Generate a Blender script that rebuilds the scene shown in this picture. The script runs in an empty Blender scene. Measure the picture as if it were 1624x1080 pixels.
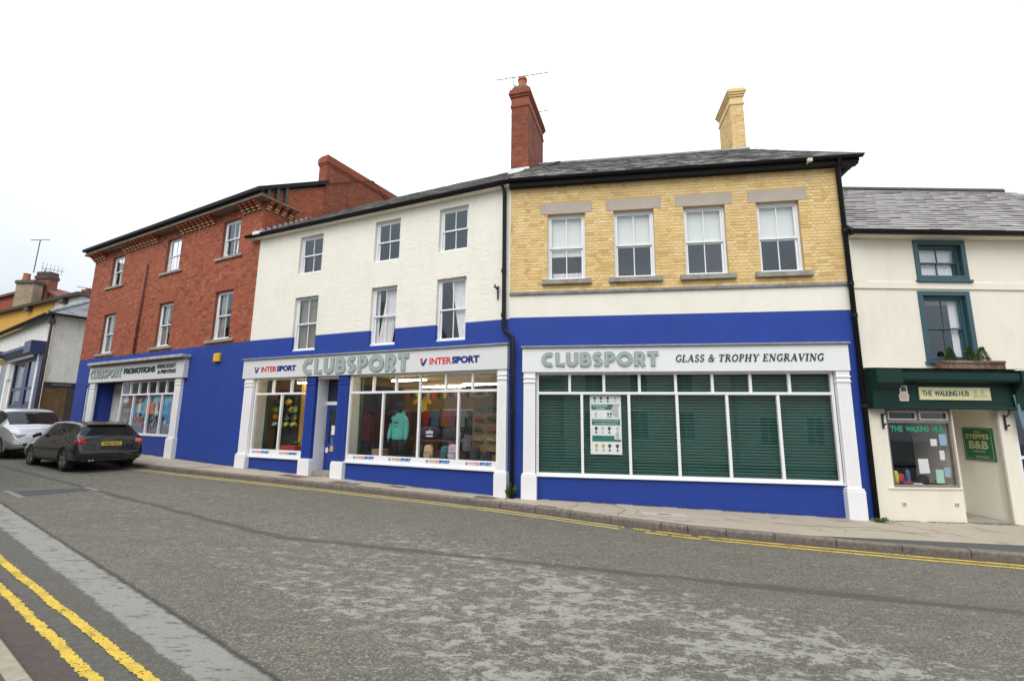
import bpy, math, random
from mathutils import Matrix, Vector
random.seed(7)
rnd = random.random
def U(a, b): return a + (b - a) * rnd()
SC = bpy.context.scene
COL = SC.collection
# ------------------------------------------------------------------ camera, sky, sun, exposure
PITCH, ROLL, EYE = .168175, .011162, 1.82
_F = Vector((0, math.cos(PITCH), math.sin(PITCH))); _U = Vector((0, -math.sin(PITCH), math.cos(PITCH))); _X = Vector((1, 0, 0))
_R = _X * math.cos(ROLL) + _U * math.sin(ROLL); _UP = -_X * math.sin(ROLL) + _U * math.cos(ROLL)
cd = bpy.data.cameras.new('camera'); cam = bpy.data.objects.new('camera', cd); COL.objects.link(cam)
cam.matrix_world = Matrix(((_R.x, _UP.x, -_F.x, 0), (_R.y, _UP.y, -_F.y, 0), (_R.z, _UP.z, -_F.z, EYE), (0, 0, 0, 1)))
cd.sensor_width = 36; cd.lens = 16.548; cd.clip_start = .05; cd.clip_end = 2000
SC.camera = cam
wd = bpy.data.worlds.new('World'); SC.world = wd; wd.use_nodes = True
wn, wl = wd.node_tree.nodes, wd.node_tree.links
wn.clear()
SUN_EL, SUN_AZ = math.radians(52), math.radians(205)
sky = wn.new('ShaderNodeTexSky'); sky.sky_type = 'NISHITA'; sky.sun_disc = False
sky.sun_elevation = SUN_EL; sky.sun_rotation = SUN_AZ; sky.air_density = 1.5; sky.dust_density = 6; sky.ozone_density = 1
tc = wn.new('ShaderNodeTexCoord'); sx = wn.new('ShaderNodeSeparateXYZ'); wl.new(tc.outputs['Generated'], sx.inputs[0])
mx = wn.new('ShaderNodeMath'); mx.operation = 'MAXIMUM'; wl.new(sx.outputs[2], mx.inputs[0]); mx.inputs[1].default_value = 0
ma = wn.new('ShaderNodeMath'); ma.operation = 'MULTIPLY_ADD'; wl.new(mx.outputs[0], ma.inputs[0]); ma.inputs[1].default_value = .66; ma.inputs[2].default_value = .34
nz = wn.new('ShaderNodeTexNoise'); nz.inputs['Scale'].default_value = 1.8; nz.inputs['Detail'].default_value = 4; wl.new(tc.outputs['Generated'], nz.inputs[0])
cm = wn.new('ShaderNodeMath'); cm.operation = 'MULTIPLY_ADD'; wl.new(nz.outputs[0], cm.inputs[0]); cm.inputs[1].default_value = .9; cm.inputs[2].default_value = .53
m2 = wn.new('ShaderNodeMath'); m2.operation = 'MULTIPLY'; wl.new(ma.outputs[0], m2.inputs[0]); wl.new(cm.outputs[0], m2.inputs[1])
oc = wn.new('ShaderNodeVectorMath'); oc.operation = 'SCALE'; oc.inputs[0].default_value = (17.0, 18.0, 19.2); wl.new(m2.outputs[0], oc.inputs['Scale'])
mixw = wn.new('ShaderNodeMix'); mixw.data_type = 'RGBA'; mixw.inputs[0].default_value = .88
wl.new(sky.outputs[0], mixw.inputs[6]); wl.new(oc.outputs[0], mixw.inputs[7])
bg = wn.new('ShaderNodeBackground'); bg.inputs[1].default_value = .1; wl.new(mixw.outputs[2], bg.inputs[0])
wo = wn.new('ShaderNodeOutputWorld'); wl.new(bg.outputs[0], wo.inputs[0])
sl = bpy.data.lights.new('sun', 'SUN'); sl.energy = 1.5; sl.angle = math.radians(45); sl.color = (1, .97, .93)
sun = bpy.data.objects.new('sun', sl); COL.objects.link(sun)
_d = Vector((math.sin(SUN_AZ) * math.cos(SUN_EL), math.cos(SUN_AZ) * math.cos(SUN_EL), math.sin(SUN_EL)))
sun.rotation_euler = _d.to_track_quat('Z', 'Y').to_euler(); sun.location = _d * 60
vs = SC.view_settings; vs.view_transform = 'Standard'; vs.look = 'None'; vs.exposure = 0.31; vs.gamma = 1; vs.use_curve_mapping = False
SC.cycles.use_denoising = True; SC.cycles.denoising_prefilter = 'NONE'; SC.cycles.max_bounces = 8; SC.cycles.transparent_max_bounces = 16
SC.cycles.sample_clamp_indirect = 6; SC.cycles.caustics_reflective = False; SC.cycles.caustics_refractive = False

# ------------------------------------------------------------------ mesh helpers
class MB:
    def __init__(s): s.v = []; s.f = []; s.m = []; s.t = []
    def face(s, pts, m=0, t=0.5):
        n = len(s.v); s.v += [tuple(p) for p in pts]; s.f.append(tuple(range(n, n + len(pts)))); s.m.append(m); s.t.append(t); return s
    def mesh(s, vs, fs, m=0, t=0.5):
        n = len(s.v); s.v += [tuple(p) for p in vs]
        for f in fs: s.f.append(tuple(i + n for i in f)); s.m.append(m); s.t.append(t)
        return s
    def box(s, x0, x1, y0, y1, z0, z1, m=0, t=0.5, skip=''):
        vs = [(x0, y0, z0), (x1, y0, z0), (x1, y1, z0), (x0, y1, z0), (x0, y0, z1), (x1, y0, z1), (x1, y1, z1), (x0, y1, z1)]
        fs = [(0, 1, 5, 4), (2, 3, 7, 6), (1, 2, 6, 5), (3, 0, 4, 7), (4, 5, 6, 7), (3, 2, 1, 0)]
        if 'b' in skip: fs.pop(1)
        return s.mesh(vs, fs, m, t)
    def hexa(s, p, m=0, t=.5):   # 8 points, bottom ring then top ring
        return s.mesh(p, [(0, 1, 5, 4), (2, 3, 7, 6), (1, 2, 6, 5), (3, 0, 4, 7), (4, 5, 6, 7), (3, 2, 1, 0)], m, t)
    def tube(s, pts, r, n=8, m=0, caps=True):
        pts = [Vector(p) for p in pts]; rs = r if isinstance(r, (list, tuple)) else [r] * len(pts)
        rings = []; up0 = None
        for i, p in enumerate(pts):
            d = (pts[min(i + 1, len(pts) - 1)] - pts[max(i - 1, 0)]).normalized()
            a = Vector((0, 0, 1)) if abs(d.z) < .9 else Vector((1, 0, 0))
            e1 = d.cross(a).normalized(); e2 = d.cross(e1)
            rings.append([p + (e1 * math.cos(k * 2 * math.pi / n) + e2 * math.sin(k * 2 * math.pi / n)) * rs[i] for k in range(n)])
        return s.loft(rings, True, caps, m)
    def loft(s, rings, closed=True, caps=True, m=0):
        b = len(s.v); n = len(rings[0])
        for r in rings: s.v += [tuple(p) for p in r]
        for i in range(len(rings) - 1):
            for k in range(n if closed else n - 1):
                k2 = (k + 1) % n
                s.f.append((b + i * n + k, b + i * n + k2, b + (i + 1) * n + k2, b + (i + 1) * n + k)); s.m.append(m); s.t.append(.5)
        if caps:
            s.f.append(tuple(b + k for k in reversed(range(n)))); s.m.append(m); s.t.append(.5)
            e = b + (len(rings) - 1) * n; s.f.append(tuple(e + k for k in range(n))); s.m.append(m); s.t.append(.5)
        return s
    def ell(s, c, rx, ry, rz, n=12, k=8, m=0):
        rings = []
        for i in range(k + 1):
            a = -math.pi / 2 + math.pi * i / k; rr = max(math.cos(a), 1e-3)
            rings.append([(c[0] + rx * rr * math.cos(2 * math.pi * j / n), c[1] + ry * rr * math.sin(2 * math.pi * j / n), c[2] + rz * math.sin(a)) for j in range(n)])
        return s.loft(rings, True, True, m)
    def sqbox(s, c, rx, ry, rz, e=.45, n=20, k=12, m=0):   # rounded box (superellipsoid)
        sp = lambda v: math.copysign(abs(v) ** e, v)
        rings = []
        for i in range(k + 1):
            a = -math.pi / 2 + math.pi * i / k; rr = max(sp(math.cos(a)), 1e-3)
            rings.append([(c[0] + rx * rr * sp(math.cos(2 * math.pi * j / n)), c[1] + ry * rr * sp(math.sin(2 * math.pi * j / n)), c[2] + rz * sp(math.sin(a))) for j in range(n)])
        return s.loft(rings, True, True, m)
    def prism(s, poly, y0, y1, m=0):   # polygon in (x,z), extruded along y
        n = len(poly)
        vs = [(p[0], y0, p[1]) for p in poly] + [(p[0], y1, p[1]) for p in poly]
        fs = [tuple(range(n)), tuple(reversed(range(n, 2 * n)))] + [(i, (i + 1) % n, n + (i + 1) % n, n + i) for i in range(n)]
        return s.mesh(vs, fs, m)
    def xprism(s, poly, x0, x1, m=0):  # polygon in (y,z), extruded along x
        n = len(poly)
        vs = [(x0, p[0], p[1]) for p in poly] + [(x1, p[0], p[1]) for p in poly]
        fs = [tuple(reversed(range(n))), tuple(range(n, 2 * n))] + [(i, n + i, n + (i + 1) % n, (i + 1) % n) for i in range(n)]
        return s.mesh(vs, fs, m)
    def data(s, name, mats):
        me = bpy.data.meshes.new(name); me.from_pydata(s.v, [], s.f)
        for mt in (mats if isinstance(mats, (list, tuple)) else [mats]): me.materials.append(mt)
        me.polygons.foreach_set('material_index', s.m)
        at = me.attributes.new('tint', 'FLOAT', 'FACE'); at.data.foreach_set('value', s.t)
        me.update(); return me
    def build(s, name, mats, parent=None, smooth=False, bevel=0, loc=None, rot=None, kind=None):
        me = s.data(name, mats)
        if smooth: me.polygons.foreach_set('use_smooth', [True] * len(me.polygons))
        o = bpy.data.objects.new(name, me); COL.objects.link(o)
        if parent: o.parent = parent
        if loc: o.location = loc
        if rot: o.rotation_euler = rot
        if kind: o['kind'] = kind
        if bevel:
            b = o.modifiers.new('bevel', 'BEVEL'); b.width = bevel; b.segments = 2; b.limit_method = 'ANGLE'; b.angle_limit = .6
        return o
def tag(o, label, cat, group=None):
    o['label'] = label; o['category'] = cat
    if group: o['group'] = group
    return o
def struct(o): o['kind'] = 'structure'; return o
def empty(name, loc=(0, 0, 0), rz=0):
    o = bpy.data.objects.new(name, None); COL.objects.link(o); o.location = loc; o.rotation_euler = (0, 0, rz); o.empty_display_size = .2; return o
def thing(name, label, cat, loc=(0, 0, 0), rz=0, group=None): return tag(empty(name, loc, rz), label, cat, group)
def copy_tree(o, parent=None):
    c = o.copy(); COL.objects.link(c)
    if parent: c.parent = parent
    for ch in list(o.children): copy_tree(ch, c)
    return c

# ------------------------------------------------------------------ materials
def newmat(name):
    m = bpy.data.materials.new(name); m.use_nodes = True
    nt = m.node_tree; return m, nt.nodes, nt.links, nt.nodes['Principled BSDF']
def N(nodes, t, **kw):
    n = nodes.new('ShaderNode' + t)
    for k, v in kw.items(): setattr(n, k, v)
    return n
def pos(nodes, links, scale=(1, 1, 1), rot=(0, 0, 0), obj=False):
    g = N(nodes, 'TexCoord') if obj else N(nodes, 'NewGeometry'); mp = N(nodes, 'Mapping')
    links.new(g.outputs['Object'] if obj else g.outputs['Position'], mp.inputs[0]); mp.inputs['Scale'].default_value = scale; mp.inputs['Rotation'].default_value = rot
    return mp.outputs[0]
def noise(nodes, links, vec, scale, detail=4, rough=.55, dist=0):
    n = N(nodes, 'TexNoise'); n.inputs['Scale'].default_value = scale; n.inputs['Detail'].default_value = detail; n.inputs['Roughness'].default_value = rough
    n.inputs['Distortion'].default_value = dist
    links.new(vec, n.inputs['Vector']); return n.outputs[0]
def ramp(nodes, links, fac, stops):
    r = N(nodes, 'ValToRGB'); e = r.color_ramp.elements
    while len(e) < len(stops): e.new(.5)
    for i, (p, c) in enumerate(stops):
        e[i].position = p; e[i].color = (c, c, c, 1) if isinstance(c, (int, float)) else (*c, 1)
    links.new(fac, r.inputs[0]); return r.outputs[0]
def mixc(nodes, links, fac, a, b, mode='MIX'):
    n = N(nodes, 'Mix', data_type='RGBA', blend_type=mode)
    for s, i in ((fac, 0), (a, 6), (b, 7)):
        if isinstance(s, (int, float)): n.inputs[i].default_value = s
        elif isinstance(s, tuple): n.inputs[i].default_value = (*s, 1)
        else: links.new(s, n.inputs[i])
    return n.outputs[2]
def math_(nodes, links, op, a, b=None, c=None, clamp=False):
    n = N(nodes, 'Math', operation=op, use_clamp=clamp)
    for i, s in enumerate((a, b, c)):
        if s is None: continue
        if isinstance(s, (int, float)): n.inputs[i].default_value = s
        else: links.new(s, n.inputs[i])
    return n.outputs[0]
def bump(nodes, links, h, strength, dist=.01):
    b = N(nodes, 'Bump'); b.inputs['Strength'].default_value = strength; b.inputs['Distance'].default_value = dist
    links.new(h, b.inputs['Height']); return b.outputs[0]
def plain(name, c, rough=.6, var=.12, scale=6, bmp=.0, bscale=60, metal=0, spec=.5, dirt=0, dirtc=(.08, .07, .05), coat=0):
    m, n, l, p = newmat(name)
    v = pos(n, l)
    a = noise(n, l, v, scale, 5)
    col = mixc(n, l, ramp(n, l, a, [(.25, 0.), (.75, 1.)]), tuple(x * (1 - var) for x in c), tuple(min(1, x * (1 + var)) for x in c))
    if dirt:
        d = noise(n, l, pos(n, l, (1.6, 1.6, .45)), 2.2, 7, .65)
        col = mixc(n, l, ramp(n, l, d, [(.5, 0.), (.8, dirt)]), col, dirtc)
    l.new(col, p.inputs['Base Color'])
    p.inputs['Roughness'].default_value = rough; p.inputs['Metallic'].default_value = metal; p.inputs['Specular IOR Level'].default_value = spec
    p.inputs['Coat Weight'].default_value = coat
    if bmp:
        l.new(bump(n, l, noise(n, l, v, bscale, 4), bmp, .01), p.inputs['Normal'])
    return m
def brickmat(name, cols, single=False, dirt=.35, dirtc=(.1, .07, .04), rough=.85):
    # cols: list of colours spread along the per-brick random value
    m, n, l, p = newmat(name)
    if single: t = N(n, 'ObjectInfo').outputs['Random']
    else: a = N(n, 'Attribute'); a.attribute_name = 'tint'; t = a.outputs['Fac']
    k = len(cols)
    col = ramp(n, l, t, [((i + .0) / (k - 1), c) for i, c in enumerate(cols)])
    v = pos(n, l)
    col = mixc(n, l, ramp(n, l, noise(n, l, v, 28, 4), [(.35, 0.), (.85, .3)]), col, tuple(x * .7 for x in cols[0]))
    d = noise(n, l, pos(n, l, (1.2, 1.2, .6)), 1.1, 8, .7)
    col = mixc(n, l, ramp(n, l, d, [(.48, 0.), (.78, dirt)]), col, dirtc)
    l.new(col, p.inputs['Base Color']); p.inputs['Roughness'].default_value = rough
    l.new(bump(n, l, noise(n, l, v, 120, 3), .25, .004), p.inputs['Normal'])
    return m
def glassmat(name, ior=1.6, tint=(1, 1, 1), wav=.0):
    m, n, l, p = newmat(name); n.remove(p)
    tr = N(n, 'BsdfTransparent'); tr.inputs[0].default_value = (*tint, 1)
    gl = N(n, 'BsdfGlossy'); gl.inputs['Roughness'].default_value = .0; gl.inputs[0].default_value = (.80, .91, 1, 1)
    fr = N(n, 'Fresnel'); fr.inputs[0].default_value = ior; mx_ = N(n, 'MixShader')
    # the inner face of the pane passes light straight through; both surfaces' reflection is carried by the outer face
    bf_ = N(n, 'NewGeometry'); l.new(math_(n, l, 'MULTIPLY', fr.outputs[0], math_(n, l, 'SUBTRACT', 1, bf_.outputs['Backfacing'])), mx_.inputs[0]); l.new(tr.outputs[0], mx_.inputs[1]); l.new(gl.outputs[0], mx_.inputs[2])
    if wav: l.new(bump(n, l, noise(n, l, pos(n, l), 2.5, 2), wav, .02), gl.inputs['Normal'])
    l.new(mx_.outputs[0], n['Material Output'].inputs[0]); return m
def emit(name, c, s):
    m, n, l, p = newmat(name); p.inputs['Base Color'].default_value = (*c, 1); p.inputs['Emission Color'].default_value = (*c, 1); p.inputs['Emission Strength'].default_value = s; return m
BLUE = (.021, .056, .30); WHITE = (.80, .80, .80); CREAM = (.80, .765, .65)
M = {}
M['blue'] = plain('blue masonry paint', BLUE, .6, .07, 1.5, .12, 90, dirt=.55, dirtc=(.035, .065, .21), spec=.25)
M['blue_wood'] = plain('blue gloss paint', (.019, .05, .27), .45, .05, 4, spec=.3)
M['cream'] = plain('cream masonry paint', (.80, .775, .68), .7, .03, 1.2, .12, 90, dirt=.22, dirtc=(.5, .46, .36))
M['cream2'] = plain('pale cream render', (.79, .745, .63), .8, .04, .9, .15, 50, dirt=.35, dirtc=(.58, .51, .39))
M['white'] = plain('white gloss paint', (.82, .82, .83), .3, .02, 3, dirt=.06, dirtc=(.45, .44, .4))
M['upvc'] = plain('white window frame', (.82, .83, .85), .3, .02, 3)
M['fascia'] = plain('pale grey fascia board', (.68, .685, .69), .35, .02, 2, dirt=.08, dirtc=(.4, .4, .37))
M['lead'] = plain('grey lead', (.24, .25, .27), .6, .3, 8, .2, 40)
M['stone'] = plain('grey stone', (.30, .275, .235), .85, .25, 9, .4, 70, dirt=.6, dirtc=(.07, .06, .05))
M['lintel'] = plain('taupe painted lintel', (.43, .37, .31), .8, .08, 4, .15, 60)
M['band'] = plain('weathered stone band', (.22, .225, .235), .85, .4, 6, .3, 70)
M['black'] = plain('black gloss paint', (.013, .013, .015), .6, .2, 6, spec=.2)
M['iron'] = plain('dark iron', (.03, .03, .033), .5, .3, 20)
M['wood_dark'] = plain('dark timber', (.07, .055, .045), .7, .3, 9)
M['mortar_y'] = plain('buff mortar', (.55, .42, .24), .9, .15, 20, .3, 90)
M['mortar_r'] = plain('red mortar', (.23, .085, .05), .9, .2, 20, .3, 90)
YB = [(.60, .38, .14), (.74, .52, .20), (.79, .57, .24), (.80, .60, .27), (.76, .53, .26), (.83, .67, .37), (.70, .47, .17)]
RB = [(.19, .052, .03), (.33, .08, .036), (.37, .09, .038), (.40, .105, .045), (.35, .085, .037), (.44, .15, .075), (.27, .064, .032)]
M['ybrick'] = brickmat('yellow brick', YB, dirt=.42, dirtc=(.44, .23, .08)); M['ybrick1'] = brickmat('yellow brick single', YB, True, dirt=.42, dirtc=(.44, .23, .08))
M['rbrick'] = brickmat('red brick', RB, dirt=.28, dirtc=(.12, .05, .035))
M['basedirt'] = plain('wall foot dirt', (.10, .085, .06), .95, .4, 12, .3, 60, dirt=.6, dirtc=(.05, .06, .03)); M['sbrick'] = brickmat('sooty red brick', [tuple(v * .72 for v in c) for c in RB], dirt=.75, dirtc=(.07, .035, .028)); M['bbrick'] = brickmat('brown brick', [(.10, .06, .03), (.17, .10, .045), (.14, .08, .04), (.2, .13, .06)])
SLC = [(.12, .12, .12), (.24, .235, .225), (.33, .32, .30), (.20, .198, .19), (.46, .45, .42), (.15, .15, .15)]
M['slate'] = brickmat('roof slate', SLC, dirt=.5, dirtc=(.17, .165, .14), rough=.65)
SLB = [(.24, .225, .22), (.31, .29, .28), (.34, .32, .31), (.28, .25, .245), (.37, .35, .33), (.26, .23, .225)]
M['slate2'] = brickmat('pale roof slate', SLB, dirt=.3, dirtc=(.13, .11, .1), rough=.65); M['slate2s'] = brickmat('pale roof slate single', SLB, True, dirt=.3, dirtc=(.13, .11, .1), rough=.65)
M['terracotta'] = plain('terracotta', (.36, .12, .06), .8, .2, 12, .2, 60)
M['glass'] = glassmat('window glass', 1.95)
M['shopglass'] = glassmat('shop glass', 1.68)
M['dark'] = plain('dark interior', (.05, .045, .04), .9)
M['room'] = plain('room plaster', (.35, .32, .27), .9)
M['curtain'] = plain('net curtain', (.27, .26, .24), .9, .08, 9)
M['curtain_w'] = plain('white curtain', (.75, .75, .76), .9, .06, 9)
M['blind'] = plain('pale roller blind', (.74, .78, .74), .8, .03, 2)
M['green'] = plain('dark green paint', (.006, .032, .025), .5, .12, 4, spec=.25)
M['shutter'] = plain('green slatwall', (.022, .085, .068), .5, .06, 3)
M['teal'] = plain('dark teal paint', (.03, .085, .105), .45, .15, 5, dirt=.2, dirtc=(.1, .11, .1))
M['silver_letter'] = plain('grey green letters', (.29, .35, .335), .4, .05, 3, metal=.0)
M['ltr_white'] = plain('white inline', (.66, .71, .70), .4)
M['ltr_green'] = plain('dark green lettering', (.01, .04, .035), .4)
M['ltr_red'] = plain('red lettering', (.62, .03, .03), .4); M['ltr_blue'] = plain('navy lettering', (.012, .02, .19), .4)
M['ltr_cyan'] = plain('blue lettering', (.02, .16, .5), .5); M['ltr_pink'] = plain('faded red lettering', (.75, .33, .3), .5)
M['alarm'] = plain('yellow plastic', (.75, .42, .02), .4)
M['galv'] = plain('galvanised metal', (.42, .43, .44), .4, .15, 15, metal=.7)

# ------------------------------------------------------------------ ground
S0, S1 = .891, -.454
def gz(x, y): return -.0245 * (S0 * x + S1 * y)
def rz_(x, y): return gz(x, y) - .11
KERB = [(-40, 31.5), (-24, 21.9), (-17, 17.85), (-11.9, 14.93), (-9.14, 13.8), (-6.9, 12.98), (-4.87, 12.2), (-3.12, 11.53), (-1.53, 10.9), (-.12, 10.3), (1.13, 9.66), (2.21, 9.08), (3.19, 8.65), (4.17, 8.38), (5.07, 8.13), (6.26, 7.83), (7.68, 7.5), (9.5, 7.15), (14, 6.5), (30, 5.0)]
def along(poly, step):
    out = []; acc = 0
    for (a, b) in zip(poly, poly[1:]):
        L = math.dist(a, b); k = max(1, int(L / step))
        for i in range(k): out.append((a[0] + (b[0] - a[0]) * i / k, a[1] + (b[1] - a[1]) * i / k))
    out.append(poly[-1]); return out
def offset(poly, d):
    out = []
    for i, p in enumerate(poly):
        a = poly[max(i - 1, 0)]; b = poly[min(i + 1, len(poly) - 1)]
        L = math.dist(a, b); nx, ny = -(b[1] - a[1]) / L, (b[0] - a[0]) / L
        out.append((p[0] + nx * d, p[1] + ny * d))
    return out   # +d = left of travel (towards the far buildings)
def road_material():
    m, n, l, p = newmat('worn asphalt')
    sp = pos(n, l, rot=(0, 0, .607))          # x' along the street, y' across it
    g = N(n, 'SeparateXYZ'); l.new(sp, g.inputs[0]); s_, t_ = g.outputs[0], g.outputs[1]
    w = pos(n, l)
    vor = N(n, 'TexVoronoi'); vor.inputs['Scale'].default_value = 72; l.new(w, vor.inputs['Vector'])
    vc = N(n, 'SeparateColor'); l.new(vor.outputs['Color'], vc.inputs[0])
    chips = ramp(n, l, vc.outputs[0], [(.0, (.04, .038, .033)), (.35, (.095, .09, .076)), (.72, (.15, .142, .12)), (.86, (.28, .265, .22)), (1., (.44, .42, .36))])
    fine = noise(n, l, w, 260, 3)
    base = mixc(n, l, .4, chips, mixc(n, l, fine, (.05, .048, .042), (.21, .198, .168)))
    big = noise(n, l, pos(n, l, (.35, 1.2, 1), (0, 0, .607)), .55, 6, .6)
    base = mixc(n, l, ramp(n, l, big, [(.35, 0.), (.7, .55)]), base, (.092, .089, .08))
    med = noise(n, l, pos(n, l, (.8, 1.6, 1), (0, 0, .607)), 2.2, 8, .75)
    base = mixc(n, l, ramp(n, l, med, [(.45, 0.), (.75, .5)]), base, (.185, .174, .146))
    # polished patches where the chippings are gone, densest on the near lane towards the right
    wn_ = noise(n, l, pos(n, l, (1.0, 1.7, 1), (0, 0, .5)), 4.6, 15, .84, .3)
    zone = math_(n, l, 'MULTIPLY', ramp(n, l, math_(n, l, 'MULTIPLY_ADD', t_, .1, 0), [(.24, 0.), (.31, 1.), (.54, 1.), (.66, .15)]), ramp(n, l, math_(n, l, 'MULTIPLY_ADD', s_, .08, .6), [(.0, .5), (.2, .85), (.4, 1.)]))
    zn = noise(n, l, w, .5, 3); zone = math_(n, l, 'MULTIPLY', zone, ramp(n, l, zn, [(.3, .72), (.6, 1.04)]))
    th = math_(n, l, 'MULTIPLY_ADD', zone, -.18, .655)
    patch = ramp(n, l, math_(n, l, 'MULTIPLY_ADD', math_(n, l, 'SUBTRACT', wn_, th), 26, .3, True), [(0., 0.), (1., 1.)])
    fl_ = noise(n, l, pos(n, l, (.45, 1.5, 1), (0, 0, .5)), 11, 6, .7)
    flk = ramp(n, l, math_(n, l, 'MULTIPLY_ADD', zone, .04, fl_), [(.60, 0.), (.66, .8)])
    patch = math_(n, l, 'MAXIMUM', patch, flk)
    pgrain = mixc(n, l, noise(n, l, w, 140, 4), (.20, .197, .18), (.40, .395, .36))
    base = mixc(n, l, math_(n, l, 'MULTIPLY', patch, .84), base, pgrain)
    # pale worn band beside the near yellow lines, with its tarred edge
    ed = math_(n, l, 'MULTIPLY_ADD', noise(n, l, pos(n, l, (.7, 1, 1), (0, 0, .607)), 7, 7, .7), .16, -.08)
    tt = math_(n, l, 'ADD', t_, ed)
    band = ramp(n, l, math_(n, l, 'ABSOLUTE', math_(n, l, 'SUBTRACT', tt, 1.94)), [(.15, 1.), (.175, 0.)])
    hole = ramp(n, l, noise(n, l, pos(n, l, (.5, 1.6, 1), (0, 0, .607)), 8, 8, .7), [(.54, 1.), (.60, .1)])
    sfade = ramp(n, l, math_(n, l, 'MULTIPLY_ADD', s_, .1, .9), [(.50, 1.), (.57, .35), (.75, .1)])
    bm = math_(n, l, 'MULTIPLY', math_(n, l, 'MULTIPLY', band, hole), sfade)
    base = mixc(n, l, bm, base, mixc(n, l, noise(n, l, w, 60, 5), (.21, .212, .207), (.31, .312, .302)))
    e2 = math_(n, l, 'MULTIPLY_ADD', noise(n, l, w, 6, 5), .05, -.025)
    tar = ramp(n, l, math_(n, l, 'ABSOLUTE', math_(n, l, 'SUBTRACT', math_(n, l, 'ADD', t_, e2), 2.13)), [(.0, .8), (.015, .5), (.035, 0.)])
    base = mixc(n, l, tar, base, (.028, .028, .03))
    # old tarred trench joint wandering along the middle of the road
    gw = N(n, 'SeparateXYZ'); l.new(w, gw.inputs[0]); xw, yw = gw.outputs[0], gw.outputs[1]
    j1 = math_(n, l, 'SUBTRACT', math_(n, l, 'MULTIPLY_ADD', xw, .22, yw), 6.72); j2 = math_(n, l, 'SUBTRACT', math_(n, l, 'MULTIPLY_ADD', xw, .58, yw), 5.48)
    sel = math_(n, l, 'GREATER_THAN', xw, -3.45); jd = math_(n, l, 'ADD', math_(n, l, 'MULTIPLY', j1, sel), math_(n, l, 'MULTIPLY', j2, math_(n, l, 'SUBTRACT', 1, sel)))
    jw = math_(n, l, 'MULTIPLY_ADD', noise(n, l, w, 1.3, 4, .6), .22, -.11); jf = math_(n, l, 'MULTIPLY_ADD', noise(n, l, w, 22, 6, .75), .14, -.07)
    jd = math_(n, l, 'ABSOLUTE', math_(n, l, 'ADD', math_(n, l, 'ADD', jd, jw), jf))
    wid = math_(n, l, 'MULTIPLY_ADD', noise(n, l, w, .8, 3), .16, -.025)
    jm = math_(n, l, 'MULTIPLY', ramp(n, l, math_(n, l, 'SUBTRACT', jd, wid), [(.0, 1.), (.05, 0.)]), .72)
    base = mixc(n, l, jm, base, mixc(n, l, fine, (.03, .03, .03), (.10, .098, .092)))
    # darker newer surfacing between the band and the near kerb
    nd = ramp(n, l, math_(n, l, 'MULTIPLY', tt, .4), [(.70, .55), (.715, 0.)])
    nd2 = math_(n, l, 'MULTIPLY', nd, math_(n, l, 'SUBTRACT', 1, bm))
    base = mixc(n, l, nd2, base, mixc(n, l, fine, (.04, .038, .036), (.135, .13, .122)))
    base = mixc(n, l, 1., base, (.97, .95, .89), 'MULTIPLY')
    l.new(base, p.inputs['Base Color']); p.inputs['Roughness'].default_value = .82; p.inputs['Specular IOR Level'].default_value = .35
    hh = math_(n, l, 'ADD', math_(n, l, 'MULTIPLY', vor.outputs['Distance'], math_(n, l, 'SUBTRACT', 1.2, patch)), math_(n, l, 'MULTIPLY', fine, .4))
    l.new(bump(n, l, hh, .8, .008), p.inputs['Normal'])
    return m
M['road'] = road_material()
def pave_material():
    m, n, l, p = newmat('buff pavement asphalt')
    w = pos(n, l)
    c = mixc(n, l, noise(n, l, w, 150, 4), (.20, .165, .125), (.56, .49, .39))
    c = mixc(n, l, ramp(n, l, noise(n, l, w, 1.4, 7, .65), [(.35, 0.), (.7, .6)]), c, (.32, .265, .2))
    c = mixc(n, l, ramp(n, l, noise(n, l, w, 3.1, 8, .75), [(.55, 0.), (.75, .7)]), c, (.46, .40, .31))
    c = mixc(n, l, ramp(n, l, noise(n, l, w, 1.0, 6, .7, .4), [(.57, 0.), (.70, .7)]), c, (.17, .10, .06))
    l.new(c, p.inputs['Base Color']); p.inputs['Roughness'].default_value = .88
    l.new(bump(n, l, noise(n, l, w, 110, 4), .4, .006), p.inputs['Normal']); return m
M['pave'] = pave_material()
M['kerb'] = plain('kerb stone', (.17, .145, .12), .9, .4, 18, .6, 60, dirt=.6, dirtc=(.06, .055, .05))
M['yline'] = plain('yellow road paint', (.58, .40, .045), .75, .22, 45, .4, 90, dirt=.85, dirtc=(.24, .175, .06))
M['yline2'] = plain('faded yellow road paint', (.52, .42, .14), .7, .2, 30, .2, 90, dirt=.75, dirtc=(.25, .2, .11))
for k_, lo in (('yline', .57), ('yline2', .56)):   # paint worn off the high stones: bare patches in the coat
    m = M[k_]; n, l = m.node_tree.nodes, m.node_tree.links; p = n['Principled BSDF']
    a_ = noise(n, l, pos(n, l), 38, 8, .75); b_ = noise(n, l, pos(n, l), 3, 3)
    l.new(ramp(n, l, math_(n, l, 'MULTIPLY_ADD', b_, .35, math_(n, l, 'SUBTRACT', a_, .175)), [(lo, 1.), (lo + .05, 0.)]), p.inputs['Alpha'])
M['tar'] = plain('dark tar', (.06, .058, .052), .75, .3, 40, .3, 100)
M['asph'] = plain('dark asphalt', (.075, .073, .068), .9, .3, 90, .4, 120)
M['gutter'] = plain('gutter grime and shade', (.075, .06, .05), .9, .3, 30, .3, 90)  # dark tone includes the shadow at the far kerb base
M['crack'] = plain('crack', (.085, .065, .048), .95, .3, 20)
M['groundm'] = plain('rough ground', (.12, .115, .10), .95, .25, .5, .3, 5)

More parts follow.
